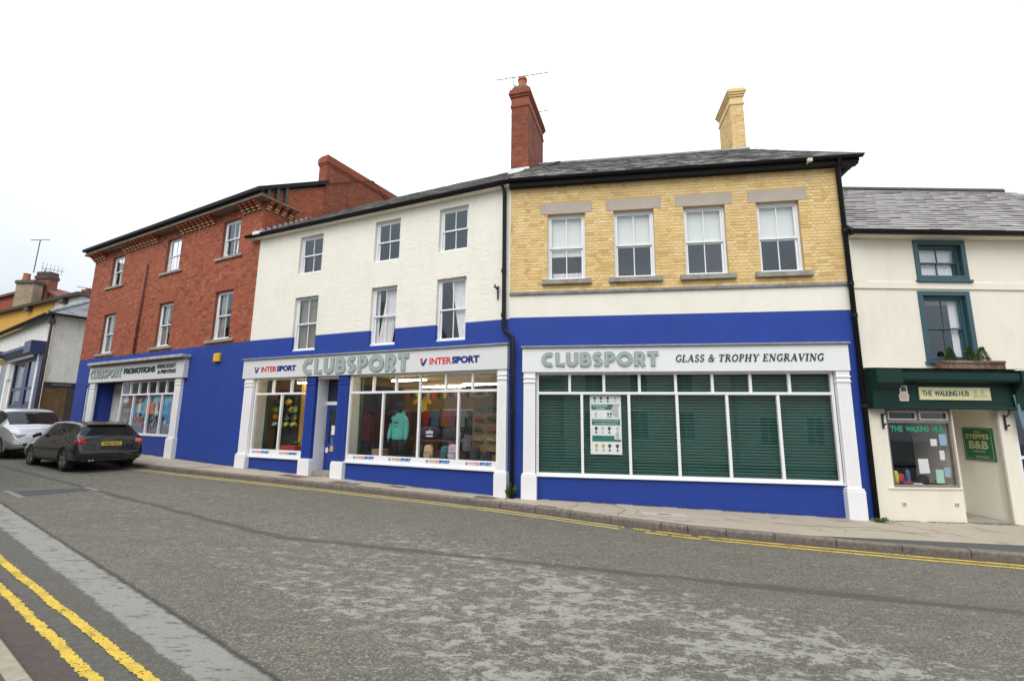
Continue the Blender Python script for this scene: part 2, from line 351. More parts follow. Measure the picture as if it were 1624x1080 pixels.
mb = MB(); mb.face([(x, y, rz_(x, y) - .05) for x, y in ((-400, -400), (400, -400), (400, 400), (-400, 400))])
struct(mb.build('ground', M['groundm']))
# road sheet
mb = MB(); K = along(KERB, .8)
nearK = [(-40, 29.1), (-3.98, 4.02), (-3.08, 3.41), (3, -.8), (12, -5), (30, -12)]
na = along(nearK, .8)
def interp(poly, f):
    L = [math.dist(a, b) for a, b in zip(poly, poly[1:])]; T = sum(L) * f
    for (a, b), d in zip(zip(poly, poly[1:]), L):
        if T <= d: return (a[0] + (b[0] - a[0]) * T / d, a[1] + (b[1] - a[1]) * T / d)
        T -= d
    return poly[-1]
NS = 70
for i in range(NS):
    q = [interp(KERB, i / NS), interp(KERB, (i + 1) / NS), interp(nearK, (i + 1) / NS), interp(nearK, i / NS)]
    mb.face([(x, y, rz_(x, y)) for x, y in (q[3], q[2], q[1], q[0])])
road = struct(mb.build('road', M['road']))
# pavements (with thickness at the kerb line hidden by the kerb stones)
mb = MB(); Ko = offset(K, .14); Kb = [(x + 2, y + 9) for x, y in K]
for i in range(len(K) - 1):
    mb.face([(x, y, gz(x, y)) for x, y in (Ko[i], Ko[i + 1], Kb[i + 1], Kb[i])])
pavement = struct(mb.build('pavement', M['pave']))
mb = MB(); no = offset(na, -.115)
for i in range(len(na) - 1):
    mb.face([(x, y, gz(x, y)) for x, y in ((no[i][0] - 3, no[i][1] - 6), (no[i + 1][0] - 3, no[i + 1][1] - 6), no[i + 1], no[i])])
struct(mb.build('pavement_near', M['asph']))
def kerb_row(name, poly, wdt, lens, mat, u_from, u_to, side):
    root = struct(empty(name))
    L = sum(math.dist(a, b) for a, b in zip(poly, poly[1:])); u = 0; 
    while u < L - .1:
        ln = random.choice(lens); a = interp(poly, u / L); b = interp(poly, min(1, (u + ln - .014) / L)); u += ln
        if a[0] < u_from or a[0] > u_to: continue
        dx, dy = b[0] - a[0], b[1] - a[1]; q = math.hypot(dx, dy); nx, ny = -dy / q * wdt * side, dx / q * wdt * side
        dz = U(-.008, .006); e = .022
        ring = []
        P = lambda p, f, z: (p[0] + nx * f, p[1] + ny * f, gz(*p) + z + dz)
        prof = [(0.02, -.2), (0.0, -.03), (.04, -.008), (.16, .004), (1, .004), (1, -.2)]
        m_ = MB(); n_ = len(prof)
        m_.loft([[P(a, f, z) for f, z in prof], [P(b, f, z) for f, z in prof]], True, True)
        m_.build('kerb_stone', mat, root)
    return root
kerb_row('kerb', KERB, .14, [.62, .9, .75, .91, .45, .8], M['kerb'], -22, 12, 1)
M['kerbn'] = plain('near kerb stone', (.30, .27, .20), .85, .2, 14, .35, 80, dirt=.3, dirtc=(.14, .12, .09))
kerb_row('kerb_near', nearK, .115, [.9, .91, .6], M['kerbn'], -14, 4, -1)
def ribbon(name, poly, w, mat, parent=None, h=.004, rag=.0, step=.03, zf=rz_, gaps=(), wobble=0, seed=1, kind=None):
    r = random.Random(seed); m_ = MB(); pts = along(poly, step); 
    sm = []
    wob = 0
    for i, p in enumerate(pts):
        wob = wob * .93 + r.uniform(-1, 1) * wobble
        sm.append(wob)
    L = offset(pts, w / 2); R_ = offset(pts, -w / 2); pl = None
    for i in range(len(pts)):
        a = pts[i]; dx, dy = (L[i][0] - a[0]) / (w / 2), (L[i][1] - a[1]) / (w / 2)
        l_ = w / 2 * (1 + r.uniform(-rag, rag)) + sm[i]; q_ = w / 2 * (1 + r.uniform(-rag, rag)) - sm[i]
        cur = ((a[0] + dx * l_, a[1] + dy * l_), (a[0] - dx * q_, a[1] - dy * q_))
        if pl and not any(g0 < a[0] < g1 for g0, g1 in gaps) :
            m_.face([(x, y, zf(x, y) + h) for x, y in (pl[1], cur[1], cur[0], pl[0])])
        pl = cur
    return m_.build(name, mat, parent, kind=kind)
FY1 = offset(K, -.22); FY2 = offset(K, -.40)
FY1 = [p for p in FY1 if -23 < p[0] < 14]; FY2 = [p for p in FY2 if -23 < p[0] < 14]
GP = ((2.08, 2.2), (2.5, 2.58), (3.1, 3.22))
ribbon('dirt_shade_strip', [p for p in offset(K, -.08) if -23 < p[0] < 14], .18, M['gutter'], road, .003, .15, .05)  # far kerb shadow painted in as a dark strip
ribbon('yellow_line', [p for p in along(FY1, .06) if p[0] < 2.05], .075, M['yline2'], road, .006, .12, .03, seed=3)
ribbon('yellow_line', [p for p in along(FY2, .06) if p[0] < 2.0], .075, M['yline2'], road, .006, .12, .03, seed=4)
ribbon('yellow_line', [p for p in along(FY1, .06) if p[0] > 1.9], .075, M['yline'], road, .006, .22, .03, gaps=GP, seed=5)
ribbon('yellow_line', [p for p in along(FY2, .06) if p[0] > 1.9], .075, M['yline'], road, .006, .22, .03, gaps=((2.0, 2.35), (2.7, 2.76), (3.2, 3.3)), seed=6)
ribbon('dirt_shade_strip', [(-30, 21.55), (-3.9, 4.2), (2, .15)], .3, plain('brown gutter dirt', (.075, .058, .05), .9, .3, 30, .3, 90), road, .003, .12, .05, seed=44, wobble=.006)
def tline(t, x0, x1):   # line parallel to the near kerb at distance t
    # .57 x + .8216 y = t
    return [(x0, (t - .57 * x0) / .8216), (x1, (t - .57 * x1) / .8216)]
ribbon('yellow_line', [(-30, 22.1), (-12, 10.05), (-6.19, 6.09), (-3.84, 4.54), (-2.5, 3.67), (2, .55)], .074, M['yline'], road, .006, .2, .018, seed=8, wobble=.0022)
ribbon('yellow_line', [(-30, 21.9), (-12, 9.85), (-5.26, 5.22), (-2.87, 3.64), (2, .28)], .072, M['yline'], road, .006, .3, .02, seed=9, wobble=.0035)
mb = MB(); q = [(-10.67, 10.31), (-9.66, 9.66), (-8.99, 10.76), (-9.56, 11.09)]
mb.face([(x, y, rz_(x, y) + .004) for x, y in q]); mb.build('cover_surround', plain('pale concrete', (.2, .2, .19), .9, .2, 12), road)
cx_, cy_ = sum(p[0] for p in q) / 4, sum(p[1] for p in q) / 4
mb = MB(); q2 = [(cx_ + (x - cx_) * .84, cy_ + (y - cy_) * .84) for x, y in q]
mb.face([(x, y, rz_(x, y) + .009) for x, y in q2]); mb.build('manhole_cover', plain('cast iron cover', (.05, .05, .052), .7, .25, 25, .6, 45), road)
# pavement details: patches, covers, cracks
def sheet(name, quad, mat, h, parent=pavement):
    m_ = MB(); m_.face([(x, y, gz(x, y) + h) for x, y in quad]); return m_.build(name, mat, parent)
kin = offset(K, .145); kin2 = offset(K, .75)
st = [(a, b) for a, b in zip(kin, kin2) if a[0] > 4.4]
mb = MB()
for i, ((a, b), (c, d)) in enumerate(zip(st, st[1:])):
    w0 = min(1, i / 2.5); w1 = min(1, (i + 1) / 2.5)
    q = [a, c, (c[0] + (d[0] - c[0]) * w1, c[1] + (d[1] - c[1]) * w1), (a[0] + (b[0] - a[0]) * w0 + .001, a[1] + (b[1] - a[1]) * w0 + .001)]
    mb.face([(x, y, gz(x, y) + .004) for x, y in q])
mb.build('asphalt_patch', M['asph'], pavement)
def rect_on(cx, cy, az, lx, ly):
    c, s = math.cos(az), math.sin(az)
    return [(cx + a * c - b * s, cy + a * s + b * c) for a, b in ((-lx, -ly), (lx, -ly), (lx, ly), (-lx, ly))]
M['slab'] = plain('pale concrete slab', (.42, .36, .31), .85, .12, 9, .2, 80)
M['plate'] = plain('iron plate', (.13, .085, .055), .7, .3, 25, .4, 60)
sheet('concrete_cover', rect_on(3.0, 9.62, -.17, .42, .2), M['slab'], .004); sheet('cover_slot', rect_on(3.0, 9.62, -.17, .12, .03), M['plate'], .008)
sheet('iron_cover', rect_on(-5.9, 13.18, -.42, .38, .16), M['plate'], .004)
sheet('iron_cover', rect_on(-4.15, 12.25, -.42, .42, .15), M['plate'], .004); sheet('blue_paint_mark', rect_on(-3.98, 12.2, -.42, .12, .09), plain('blue marker paint', (.1, .24, .42), .7), .008)
sheet('iron_cover', rect_on(-2.75, 11.95, -.42, .22, .09), M['plate'], .004)
sheet('iron_cover', rect_on(-.55, 10.85, -.35, .25, .12), M['plate'], .004); sheet('iron_cover', rect_on(.75, 10.05, -.35, .2, .07), M['plate'], .004)
def crack(pts, w=.018, seed=1):
    ribbon('crack', pts, w, M['crack'], pavement, .0035, .7, .05, zf=gz, wobble=.012, seed=seed)
for i, c in enumerate([[(1.45, 10.7), (1.35, 10.2), (1.15, 9.85)], [(.9, 10.0), (1.2, 10.12), (1.4, 10.3)], [(2.2, 10.5), (2.35, 10.0), (2.1, 9.6), (2.0, 9.3)], [(1.7, 9.55), (2.1, 9.6), (2.6, 9.35)],
                       [(2.6, 10.0), (2.45, 9.6), (3.6, 9.3), (4.5, 9.15)], [(4.3, 10.2), (4.75, 9.3), (5.2, 9.05)], [(5.3, 10.0), (5.5, 9.4), (5.95, 8.8), (5.8, 8.6)], [(4.9, 9.2), (5.6, 9.0), (6.6, 9.05), (7.3, 8.5)],
                       [(7.35, 9.75), (8.0, 8.4)], [(-.35, 10.9), (-.15, 10.45)], [(-1.6, 11.3), (-1.2, 11.45), (-.5, 11.1)], [(-.1, 10.9), (-.05, 10.5)], [(6.2, 8.9), (7.0, 8.75), (7.6, 8.8)], [(8.6, 9.1), (9.4, 8.9)], [(2.9, 9.2), (3.15, 9.0), (3.4, 9.15)]]):
    crack(c, U(.007, .015), i + 20)

# ------------------------------------------------------------------ generic building pieces (local frame: x along the front, y into the building, z up)
def wall_sheet(m_, u0, u1, z0, z1, ops, y=0, depth=.2, mat=0, omat=None):
    us = sorted({u0, u1, *[v for o in ops for v in o[:2] if u0 < v < u1]}); zs = sorted({z0, z1, *[v for o in ops for v in o[2:4] if z0 < v < z1]})
    for a, b in zip(us, us[1:]):
        for c, d in zip(zs, zs[1:]):
            cu, cz = (a + b) / 2, (c + d) / 2
            if any(o[0] < cu < o[1] and o[2] < cz < o[3] for o in ops): continue
            m_.face([(a, y, c), (b, y, c), (b, y, d), (a, y, d)], mat)
    om = mat if omat is None else omat
    for o in ops:
        a, b, c, d = max(o[0], u0), min(o[1], u1), max(o[2], z0), min(o[3], z1)
        if a >= b or c >= d: continue
        Y = y + depth
        m_.face([(a, y, c), (a, y, d), (a, Y, d), (a, Y, c)], om); m_.face([(b, y, d), (b, y, c), (b, Y, c), (b, Y, d)], om)
        if o[3] <= z1: m_.face([(a, y, d), (b, y, d), (b, Y, d), (a, Y, d)], om)
        if o[2] >= z0: m_.face([(b, y, c), (a, y, c), (a, Y, c), (b, Y, c)], om)
def brick_rects(u0, u1, z0, z1, ops, course=.075, L=.225, seed=1):
    r = random.Random(seed); out = []; nrow = int(round((z1 - z0) / course))
    for k in range(nrow):
        za, zb = z0 + k * course, z0 + (k + 1) * course; cz = (za + zb) / 2
        iv = [(u0, u1)]
        for o in ops:
            if o[2] < cz < o[3]:
                nv = []
                for a, b in iv:
                    if o[1] <= a or o[0] >= b: nv.append((a, b)); continue
                    if o[0] > a: nv.append((a, o[0]))
                    if o[1] < b: nv.append((o[1], b))
                iv = nv
        # flemish bond positions along the whole row
        x = u0 - (k % 2) * L * .75 ; head = (k % 2 == 0); edges = []
        while x < u1:
            w = L / 2 if head else L; edges.append((x, x + w)); x += w; head = not head
        for a, b in iv:
            for e0, e1 in edges:
                p, q = max(a, e0), min(b, e1)
                if q - p > .035: out.append((p, q, za, zb))
    return out
def add_brick(m_, p, q, za, zb, r, y=0, proud=.006, j=.005, tint=None, jitter=.0025, axis='x'):
    d = proud + r.uniform(-jitter, jitter); t = r.random() if tint is None else tint
    x0, x1, c0, c1 = p + j, q - j, za + j, zb - j; e = .004
    if axis == 'x':
        vs = [(x0, y, c0), (x1, y, c0), (x1, y, c1), (x0, y, c1), (x0 + e, y - d, c0 + e), (x1 - e, y - d, c0 + e), (x1 - e, y - d, c1 - e), (x0 + e, y - d, c1 - e)]
        fs = [(4, 5, 6, 7), (0, 1, 5, 4), (1, 2, 6, 5), (2, 3, 7, 6), (3, 0, 4, 7)]
    else:   # wall facing +x at x=y, running along local y
        vs = [(y, x0, c0), (y, x1, c0), (y, x1, c1), (y, x0, c1), (y + d, x0 + e, c0 + e), (y + d, x1 - e, c0 + e), (y + d, x1 - e, c1 - e), (y + d, x0 + e, c1 - e)]
        fs = [(4, 5, 6, 7), (0, 1, 5, 4), (1, 2, 6, 5), (2, 3, 7, 6), (3, 0, 4, 7)]
    m_.mesh(vs, fs, 0, t)
def brick_mass(name, rects, mat, parent, y=0, proud=.006, axis='x', seed=1, j=.005, jitter=.0025):
    r = random.Random(seed); m_ = MB()
    for q in rects: add_brick(m_, *q, r, y, proud, j, None, jitter, axis)
    return m_.build(name, mat, parent, kind='stuff')
def frame_boxes(m_, u0, u1, z0, z1, w, y0, y1, mat=0, wb=None):
    wb = w if wb is None else wb
    m_.box(u0, u0 + w, y0, y1, z0, z1, mat); m_.box(u1 - w, u1, y0, y1, z0, z1, mat)
    m_.box(u0 + w, u1 - w, y0 + .001, y1, z1 - w, z1, mat); m_.box(u0 + w, u1 - w, y0 + .001, y1, z0, z0 + wb, mat)
def pane(parent, u0, u1, z0, z1, y, mat=None):
    return MB().box(u0, u1, y, y + .004, z0, z1).build('pane', mat or M['glass'], parent)
def wavy(u0, u1, z0, z1, y, amp=.02, waves=7, lean=0, nx=40, gather=0):
    m_ = MB(); rows = []
    for k in range(7):
        f = k / 6; z = z0 + (z1 - z0) * f
        rows.append([(u0 + (u1 - u0) * i / nx * (1 - gather * (1 - f)) + lean * (1 - f), y + amp * math.sin(i / nx * waves * 6.28 + math.sin(i * .7) + f), z) for i in range(nx + 1)])
    m_.loft(rows, False, False); return m_
def sash(parent, u0, u1, z0, z1, rec=.09, fr=None, fw=.055, split=.5, bars=1, sill=None, curtain=None, blind=None, curtain_mat=None, sub_sill=True, glass=None, sw=.04, cside=0):
    fr = fr or M['upvc']; m_ = MB()
    frame_boxes(m_, u0, u1, z0, z1, fw, rec, rec + .09)
    if sub_sill: m_.box(u0 - .0, u1 + .0, rec - .04, rec - .001, z0 + .001, z0 + .05)
    w = m_.build('window', fr, parent, bevel=.004)
    a, b, c, d = u0 + fw, u1 - fw, z0 + fw, z1 - fw; zm = c + (d - c) * split
    for nm, za, zb, yy in (('upper_sash', zm - .02, d, rec + .018), ('lower_sash', c, zm + .02, rec + .05)):
        m_ = MB(); frame_boxes(m_, a + .001, b - .001, za, zb, sw, yy, yy + .03)
        xs = [a + (b - a) * (i + 1) / (bars + 1) for i in range(bars)]
        for x in xs: m_.box(x - .011, x + .011, yy + .002, yy + .028, za + sw, zb - sw)
        m_.build(nm, fr, w, bevel=.003)
        e = [a + sw] + [v for x in xs for v in (x - .011, x + .011)] + [b - sw]
        for i in range(0, len(e), 2): pane(w, e[i], e[i + 1], za + sw, zb - sw, yy + .013, glass)
    if sill:
        m_ = MB(); sz, ov, pr = sill[:3]
        m_.box(u0 - ov, u1 + ov, -pr, rec + .02, z0 - sz, z0 - .002); m_.build('sill', sill[3], w, bevel=.008)
    if curtain:
        for (f0, f1, g, ln) in curtain:
            wavy(u0 + (u1 - u0) * f0, u0 + (u1 - u0) * f1, z0 + .02, z1 - .03, rec + .115, .014, 8 * abs(f1 - f0) + 2, ln, gather=g).build('curtain', curtain_mat or M['curtain'], w, smooth=True)
    if blind:
        MB().box(u0 + .03, u1 - .03, rec + .11, rec + .115, z0 + (z1 - z0) * (1 - blind), z1 - .02).build('blind', M['blind'], w)
    return w
def slates(parent, u0, u1, p0, p1, mat, seed=1, wd=.25, exp=.2, inside=None, singles=0, smat=None, uofs=0, jit=.012, lift=.02):
    """slates on the slope that rises from p0=(y,z) to p1=(y,z); inside(u,f) keeps a slate"""
    r = random.Random(seed); dy, dz = p1[0] - p0[0], p1[1] - p0[1]; L = math.hypot(dy, dz); ey, ez = dy / L, dz / L; ny, nz_ = -ez, ey
    lst = []
    for k in range(int(L / exp)):
        x = u0 - (k % 2) * wd / 2
        while x < u1:
            a, b = max(x, u0), min(x + wd, u1); x += wd
            if b - a < .04: continue
            if inside and not inside((a + b) / 2, (k + .5) * exp / L): continue
            s0, s1 = k * exp + r.uniform(-jit, jit), (k + 1) * exp + .06; h0, h1 = lift + r.uniform(-.006, .008), .004
            tl = r.uniform(-.006, .006)
            P = lambda u, s, h: (u, p0[0] + ey * s + ny * h, p0[1] + ez * s + nz_ * h)
            lst.append((k, a, [P(a + .003, s0 + tl, h0 - .009), P(b - .003, s0 - tl, h0 - .009), P(b - .003, s1, h1 - .009), P(a + .003, s1, h1 - .009), P(a + .003, s0 + tl, h0), P(b - .003, s0 - tl, h0), P(b - .003, s1, h1), P(a + .003, s1, h1)]))
    lst.sort(key=lambda t: (t[0], t[1])); m_ = MB()
    for i, (k, a, p) in enumerate(lst):
        if i < singles: MB().hexa(p).build('slate', smat or mat, parent)
        else: m_.hexa(p, 0, r.random())
    if m_.v: m_.build('slates', mat, parent, kind='stuff')
def chimney(parent, name, x0, x1, y0, y1, zb, zt, bmat, mmat, steps, seed=1, cap=None):
    """brick stack with an oversailing head; steps = [(height, oversail)] from the top of the shaft"""
    m_ = MB(); m_.box(x0, x1, y0, y1, zb, zt); c = m_.build(name, mmat, parent)
    n = int((zt - zb) / .075)
    rects = brick_rects(x0, x1, zt - n * .075, zt, [], seed=seed); brick_mass('brickwork', rects, bmat, c, y0, .005, seed=seed)
    rs = brick_rects(y0, y1, zt - n * .075, zt, [], seed=seed + 1)
    brick_mass('brickwork', rs, bmat, c, x1, .005, 'y', seed + 1)
    mm = MB(); r = random.Random(seed + 2)
    for q_ in rs:   # left face
        b0 = len(mm.v); add_brick(mm, *q_, r, 0, .005, .005, None, .002, 'y')
        for i in range(b0, len(mm.v)): v = mm.v[i]; mm.v[i] = (x0 - v[0], v[1], v[2])
    mm.build('brickwork', bmat, c, kind='stuff')
    z = zt
    h = MB()
    for hh, ov in steps:
        h.box(x0 - ov, x1 + ov, y0 - ov, y1 + ov, z + .001, z + hh, 0, U(.3, .8)); z += hh
    h.build('chimney_head', bmat, c, bevel=.006)
    if cap: MB().prism([(x0, z), (x1, z), (x1 - .08, z + .09), (x0 + .08, z + .09)], y0, y1).build('flaunching', cap, c)
    return c
def gutter(parent, u0, u1, y, z, r=.06, mat=None, name='gutter'):
    m_ = MB(); prof = [(y - r * math.cos(a * math.pi / 8), z - r * math.sin(a * math.pi / 8)) for a in range(9)]
    inner = [(y + (p[0] - y) * .86, z + (p[1] - z) * .86) for p in reversed(prof)]
    m_.xprism(prof + inner, u0, u1); return m_.build(name, mat or M['black'], parent)
def pipe(parent, pts, r, mat, name='downpipe', n=10, collars=()):
    o = MB().tube(pts, r, n).build(name, mat, parent, smooth=True)
    for c in collars: MB().tube([(c[0], c[1], c[2] - .04), (c[0], c[1], c[2] + .04)], r * 1.25, n).build('collar', mat, o)
    return o
# ---- lettering
def text_into(parent, s, u0, u1, z0, z1, y, mat, name='lettering', bold=0, shear=0, ext=.006, spacing=1.0, fit=True, axis='x'):
    cu = bpy.data.curves.new('t', 'FONT'); cu.body = s; cu.size = 1; cu.offset = bold; cu.shear = shear; cu.extrude = .01; cu.space_character = spacing; cu.resolution_u = 3
    o = bpy.data.objects.new('t', cu); COL.objects.link(o); bpy.context.view_layer.update()
    me = bpy.data.meshes.new_from_object(o.evaluated_get(bpy.context.evaluated_depsgraph_get())); bpy.data.objects.remove(o); bpy.data.curves.remove(cu)
    xs = [v.co.x for v in me.vertices]; ys = [v.co.y for v in me.vertices]; zs = [v.co.z for v in me.vertices]
    ax, bx, ay, by = min(xs), max(xs), min(ys), max(ys); zr = max(max(zs), 1e-6)
    sc = (z1 - z0) / (by - ay); su = (u1 - u0) / (bx - ax) if fit else sc
    for v in me.vertices:
        x, yy, z = v.co; uu = u0 + (x - ax) * su; zz = z0 + (yy - ay) * sc; out = (z / zr + 1) / 2 * ext
        v.co = (uu, y - out, zz) if axis == 'x' else (y - out, -uu, zz)
    me.materials.clear(); me.materials.append(mat)
    o = bpy.data.objects.new(name, me); me.name = name; COL.objects.link(o); o.parent = parent; return o
def arc(cx, cy, rx, ry, a0, a1, n=12): return [(cx + rx * math.cos(math.radians(a0 + (a1 - a0) * i / n)), cy + ry * math.sin(math.radians(a0 + (a1 - a0) * i / n))) for i in range(n + 1)]
h_ = .13
GLYPH = {   # centre lines in a box of height 1; width given
 'C': (.78, [arc(.5, .5, .37, .37, 62, 298, 18)]), 'L': (.6, [[(.14, 1), (.14, .13), (.6, .13)]]),
 'U': (.78, [[(.14, 1), (.14, .4)] + arc(.39, .38, .25, .25, 180, 360, 10) + [(.64, .4), (.64, 1)]]),
 'B': (.68, [[(.14, 0), (.14, 1)], [(.14, .87), (.38, .87)] + arc(.38, .69, .17, .18, 90, -90, 8) + [(.14, .51)], [(.3, .51), (.4, .51)] + arc(.4, .32, .19, .19, 90, -90, 8) + [(.14, .13)]]),
 'S': (.66, [arc(.36, .7, .2, .17, 40, 270, 12) + arc(.32, .31, .2, .18, 80, -140, 12)]),
 'P': (.68, [[(.14, 0), (.14, 1)], [(.14, .87), (.36, .87)] + arc(.36, .66, .2, .21, 90, -90, 10) + [(.14, .45)]]),
 'O': (.96, [arc(.48, .5, .37, .37, 0, 360, 28)]),
 'R': (.72, [[(.14, 0), (.14, 1)], [(.14, .87), (.36, .87)] + arc(.36, .66, .2, .21, 90, -90, 10) + [(.2, .45)], [(.36, .46), (.58, 0)]]),
 'T': (.66, [[(0, .87), (.66, .87)], [(.33, .87), (.33, 0)]])}
def stroke(m_, pts, w, y0, y1, mat=0):
    Lp = offset(pts, w / 2); Rp = offset(pts, -w / 2)
    for i in range(len(pts) - 1):
        a, b, c, d = Lp[i], Lp[i + 1], Rp[i + 1], Rp[i]
        m_.hexa([(a[0], y1, a[1]), (b[0], y1, b[1]), (c[0], y1, c[1]), (d[0], y1, d[1]), (a[0], y0, a[1]), (b[0], y0, b[1]), (c[0], y0, c[1]), (d[0], y0, d[1])], mat)
def deco(parent, word, u0, u1, z0, z1, y, ext=.025, sw=.295):
    tot = sum(GLYPH[c][0] + .10 for c in word) - .10; H = z1 - z0; su = (u1 - u0) / tot; x = u0
    for c in word:
        w, lines = GLYPH[c]; m_ = MB(); k = MB()
        for li, ln in enumerate(lines):
            p = [(x + a * su, z0 + b * H) for a, b in ln]
            stroke(m_, p, sw * H, y - ext - .0015 * li, y - .001 * li); stroke(k, p, sw * H * .07, y - ext - .0045, y - ext - .003)
        # pale halo edge behind the letter
        o = m_.build('letter', M['silver_letter'], parent); k.build('inline', M['ltr_white'], parent)
        x += (w + .10) * su
SER = {   # serif capitals: (width, [(points, stroke width)]); thick stems, thin hairlines
 'G': (.78, [(arc(.42, .5, .34, .45, 50, 310, 16), .13), ([(.66, .06), (.66, .42)], .14), ([(.5, .42), (.8, .42)], .06), ([(.66, .98), (.66, .7)], .05)]), 'L': (.66, [([(.18, 0), (.18, 1)], .16), ([(.03, .03), (.62, .03)], .06), ([(.62, 0), (.62, .28)], .06), ([(.03, .97), (.36, .97)], .06)]),
 'A': (.86, [([(.12, 0), (.43, 1)], .07), ([(.40, 1), (.73, 0)], .17), ([(.22, .34), (.6, .34)], .06), ([(0, .03), (.26, .03)], .06), ([(.56, .03), (.88, .03)], .06)]), 'S': (.6, [(arc(.3, .73, .2, .23, 40, 270, 12) + arc(.3, .27, .22, .23, 80, -140, 12), .12), ([(.48, .97), (.48, .72)], .05), ([(.08, .02), (.08, .28)], .05)]),
 'T': (.74, [([(.37, 0), (.37, 1)], .16), ([(.04, .96), (.7, .96)], .07), ([(.06, .98), (.06, .72)], .06), ([(.68, .98), (.68, .72)], .06), ([(.2, .03), (.54, .03)], .06)]), 'R': (.82, [([(.2, 0), (.2, 1)], .16), ([(.04, .97), (.4, .97)] + arc(.4, .74, .2, .22, 90, -90, 8) + [(.2, .5)], .1), ([(.4, .5), (.74, .02)], .15), ([(.04, .03), (.36, .03)], .06), ([(.66, .03), (.86, .03)], .06)]),
 'O': (.84, [(arc(.42, .5, .34, .45, 0, 360, 24), .13)]), 'P': (.68, [([(.2, 0), (.2, 1)], .16), ([(.04, .97), (.38, .97)] + arc(.38, .73, .22, .23, 90, -90, 8) + [(.2, .48)], .1), ([(.04, .03), (.38, .03)], .06)]),
 'H': (.92, [([(.2, 0), (.2, 1)], .16), ([(.72, 0), (.72, 1)], .16), ([(.2, .5), (.72, .5)], .06), ([(.04, .03), (.36, .03)], .06), ([(.04, .97), (.36, .97)], .06), ([(.56, .03), (.88, .03)], .06), ([(.56, .97), (.88, .97)], .06)]), 'Y': (.82, [([(.1, 1), (.41, .45)], .16), ([(.41, .45), (.72, 1)], .07), ([(.41, 0), (.41, .47)], .16), ([(-.02, .97), (.3, .97)], .06), ([(.56, .97), (.84, .97)], .06), ([(.25, .03), (.57, .03)], .06)]),
 'E': (.7, [([(.2, 0), (.2, 1)], .16), ([(.04, .03), (.64, .03)], .06), ([(.04, .97), (.62, .97)], .06), ([(.2, .51), (.46, .51)], .06), ([(.64, 0), (.64, .26)], .06), ([(.61, .76), (.61, 1)], .06), ([(.46, .4), (.46, .62)], .05)]), 'N': (.92, [([(.17, 0), (.17, 1)], .06), ([(.17, .98), (.75, .02)], .17), ([(.75, 0), (.75, 1)], .06), ([(.04, .03), (.3, .03)], .06), ([(0, .97), (.22, .97)], .06), ([(.62, .97), (.88, .97)], .06)]),
 'V': (.82, [([(.1, 1), (.43, 0)], .17), ([(.41, 0), (.72, 1)], .07), ([(-.04, .97), (.28, .97)], .06), ([(.56, .97), (.86, .97)], .06)]), 'I': (.4, [([(.2, 0), (.2, 1)], .16), ([(.03, .03), (.37, .03)], .06), ([(.03, .97), (.37, .97)], .06)]),
 '&': (.9, [(arc(.36, .76, .15, .2, -60, 240, 14), .09), ([(.28, .62), (.78, .02)], .15), (arc(.34, .26, .26, .24, 110, 330, 10), .11), ([(.58, .18), (.74, .5)], .06), ([(.6, .5), (.88, .5)], .06)])}
def serif(parent, s, u0, u1, z0, z1, y, mat, slant=.2, ext=.012):
    adv = [(SER[c][0] + .1 if c != ' ' else .42) for c in s]; H = z1 - z0; su = (u1 - u0) / (sum(adv) + slant); x = u0
    for c, a in zip(s, adv):
        if c != ' ':
            m_ = MB()
            for j, (p, w) in enumerate(SER[c][1]): stroke(m_, [(x + (q[0] + slant * q[1]) * su, z0 + q[1] * H) for q in p], w * H * 1.15, y - ext - .0004 * j, y)
            m_.build('letter', mat, parent)
        x += a * su
def tick_logo(parent, u, z, s, y, red, blue):
    MB().prism([(u + s * .22 + s * .2 * math.cos(a * .524), z + s * .72 + s * .2 * math.sin(a * .524)) for a in range(12)], y - .006, y).build('logo_dot', red, parent)
    MB().prism([(u + s * .12, z + s * .42), (u + s * .3, z + s * .5), (u + s * .46, z + s * .3), (u + s * .8, z + s * .82), (u + s * 1.05, z + s * .82), (u + s * .62, z), (u + s * .34, z)], y - .008, y - .001).build('logo_tick', blue, parent)
def intersport(parent, u0, u1, z0, z1, y, red=None, blue=None):
    red = red or M['ltr_red']; blue = blue or M['ltr_blue']; W_ = u1 - u0; hgt = z1 - z0
    tick_logo(parent, u0, z0 - .05 * hgt, hgt * 1.05, y, red, blue)
    a = u0 + W_ * .17; b = u0 + W_ * .545
    text_into(parent, 'INTER', a, b, z0 + hgt * .06, z1 - hgt * .1, y, red, bold=.025, ext=.008)
    text_into(parent, 'SPORT', b + W_ * .008, u1, z0 + hgt * .06, z1 - hgt * .06, y, blue, bold=.055, ext=.008)
def pilaster(parent, u0, u1, zb, z1, y=-.09, mat=None, plinth=.55, pm=None, gz0=None, cap=True):
    mat = mat or M['white']; m_ = MB(); m_.box(u0, u1, y, .02, zb + plinth, z1)
    w = u1 - u0; 
    for k in range(3):
        c = u0 + w * (.28 + .22 * k); m_.box(c - w * .05, c + w * .05, y - .008, y - .001, zb + plinth + .06, z1 - .34)
    p = m_.build('pilaster', mat, parent, bevel=.004)
    m_ = MB(); m_.box(u0 - .04, u1 + .04, y - .05, .02, zb - .08, zb + plinth - .045); m_.box(u0 - .03, u1 + .03, y - .04, .021, zb + plinth - .044, zb + plinth); m_.build('plinth', pm or M['white'], p, bevel=.01)
    if cap:
        m_ = MB()
        for zz in (z1 - .14, z1 - .24): m_.box(u0 - .012, u1 + .012, y - .02, .019, zz, zz + .03)
        m_.build('capital', mat, p, bevel=.006)
    return p
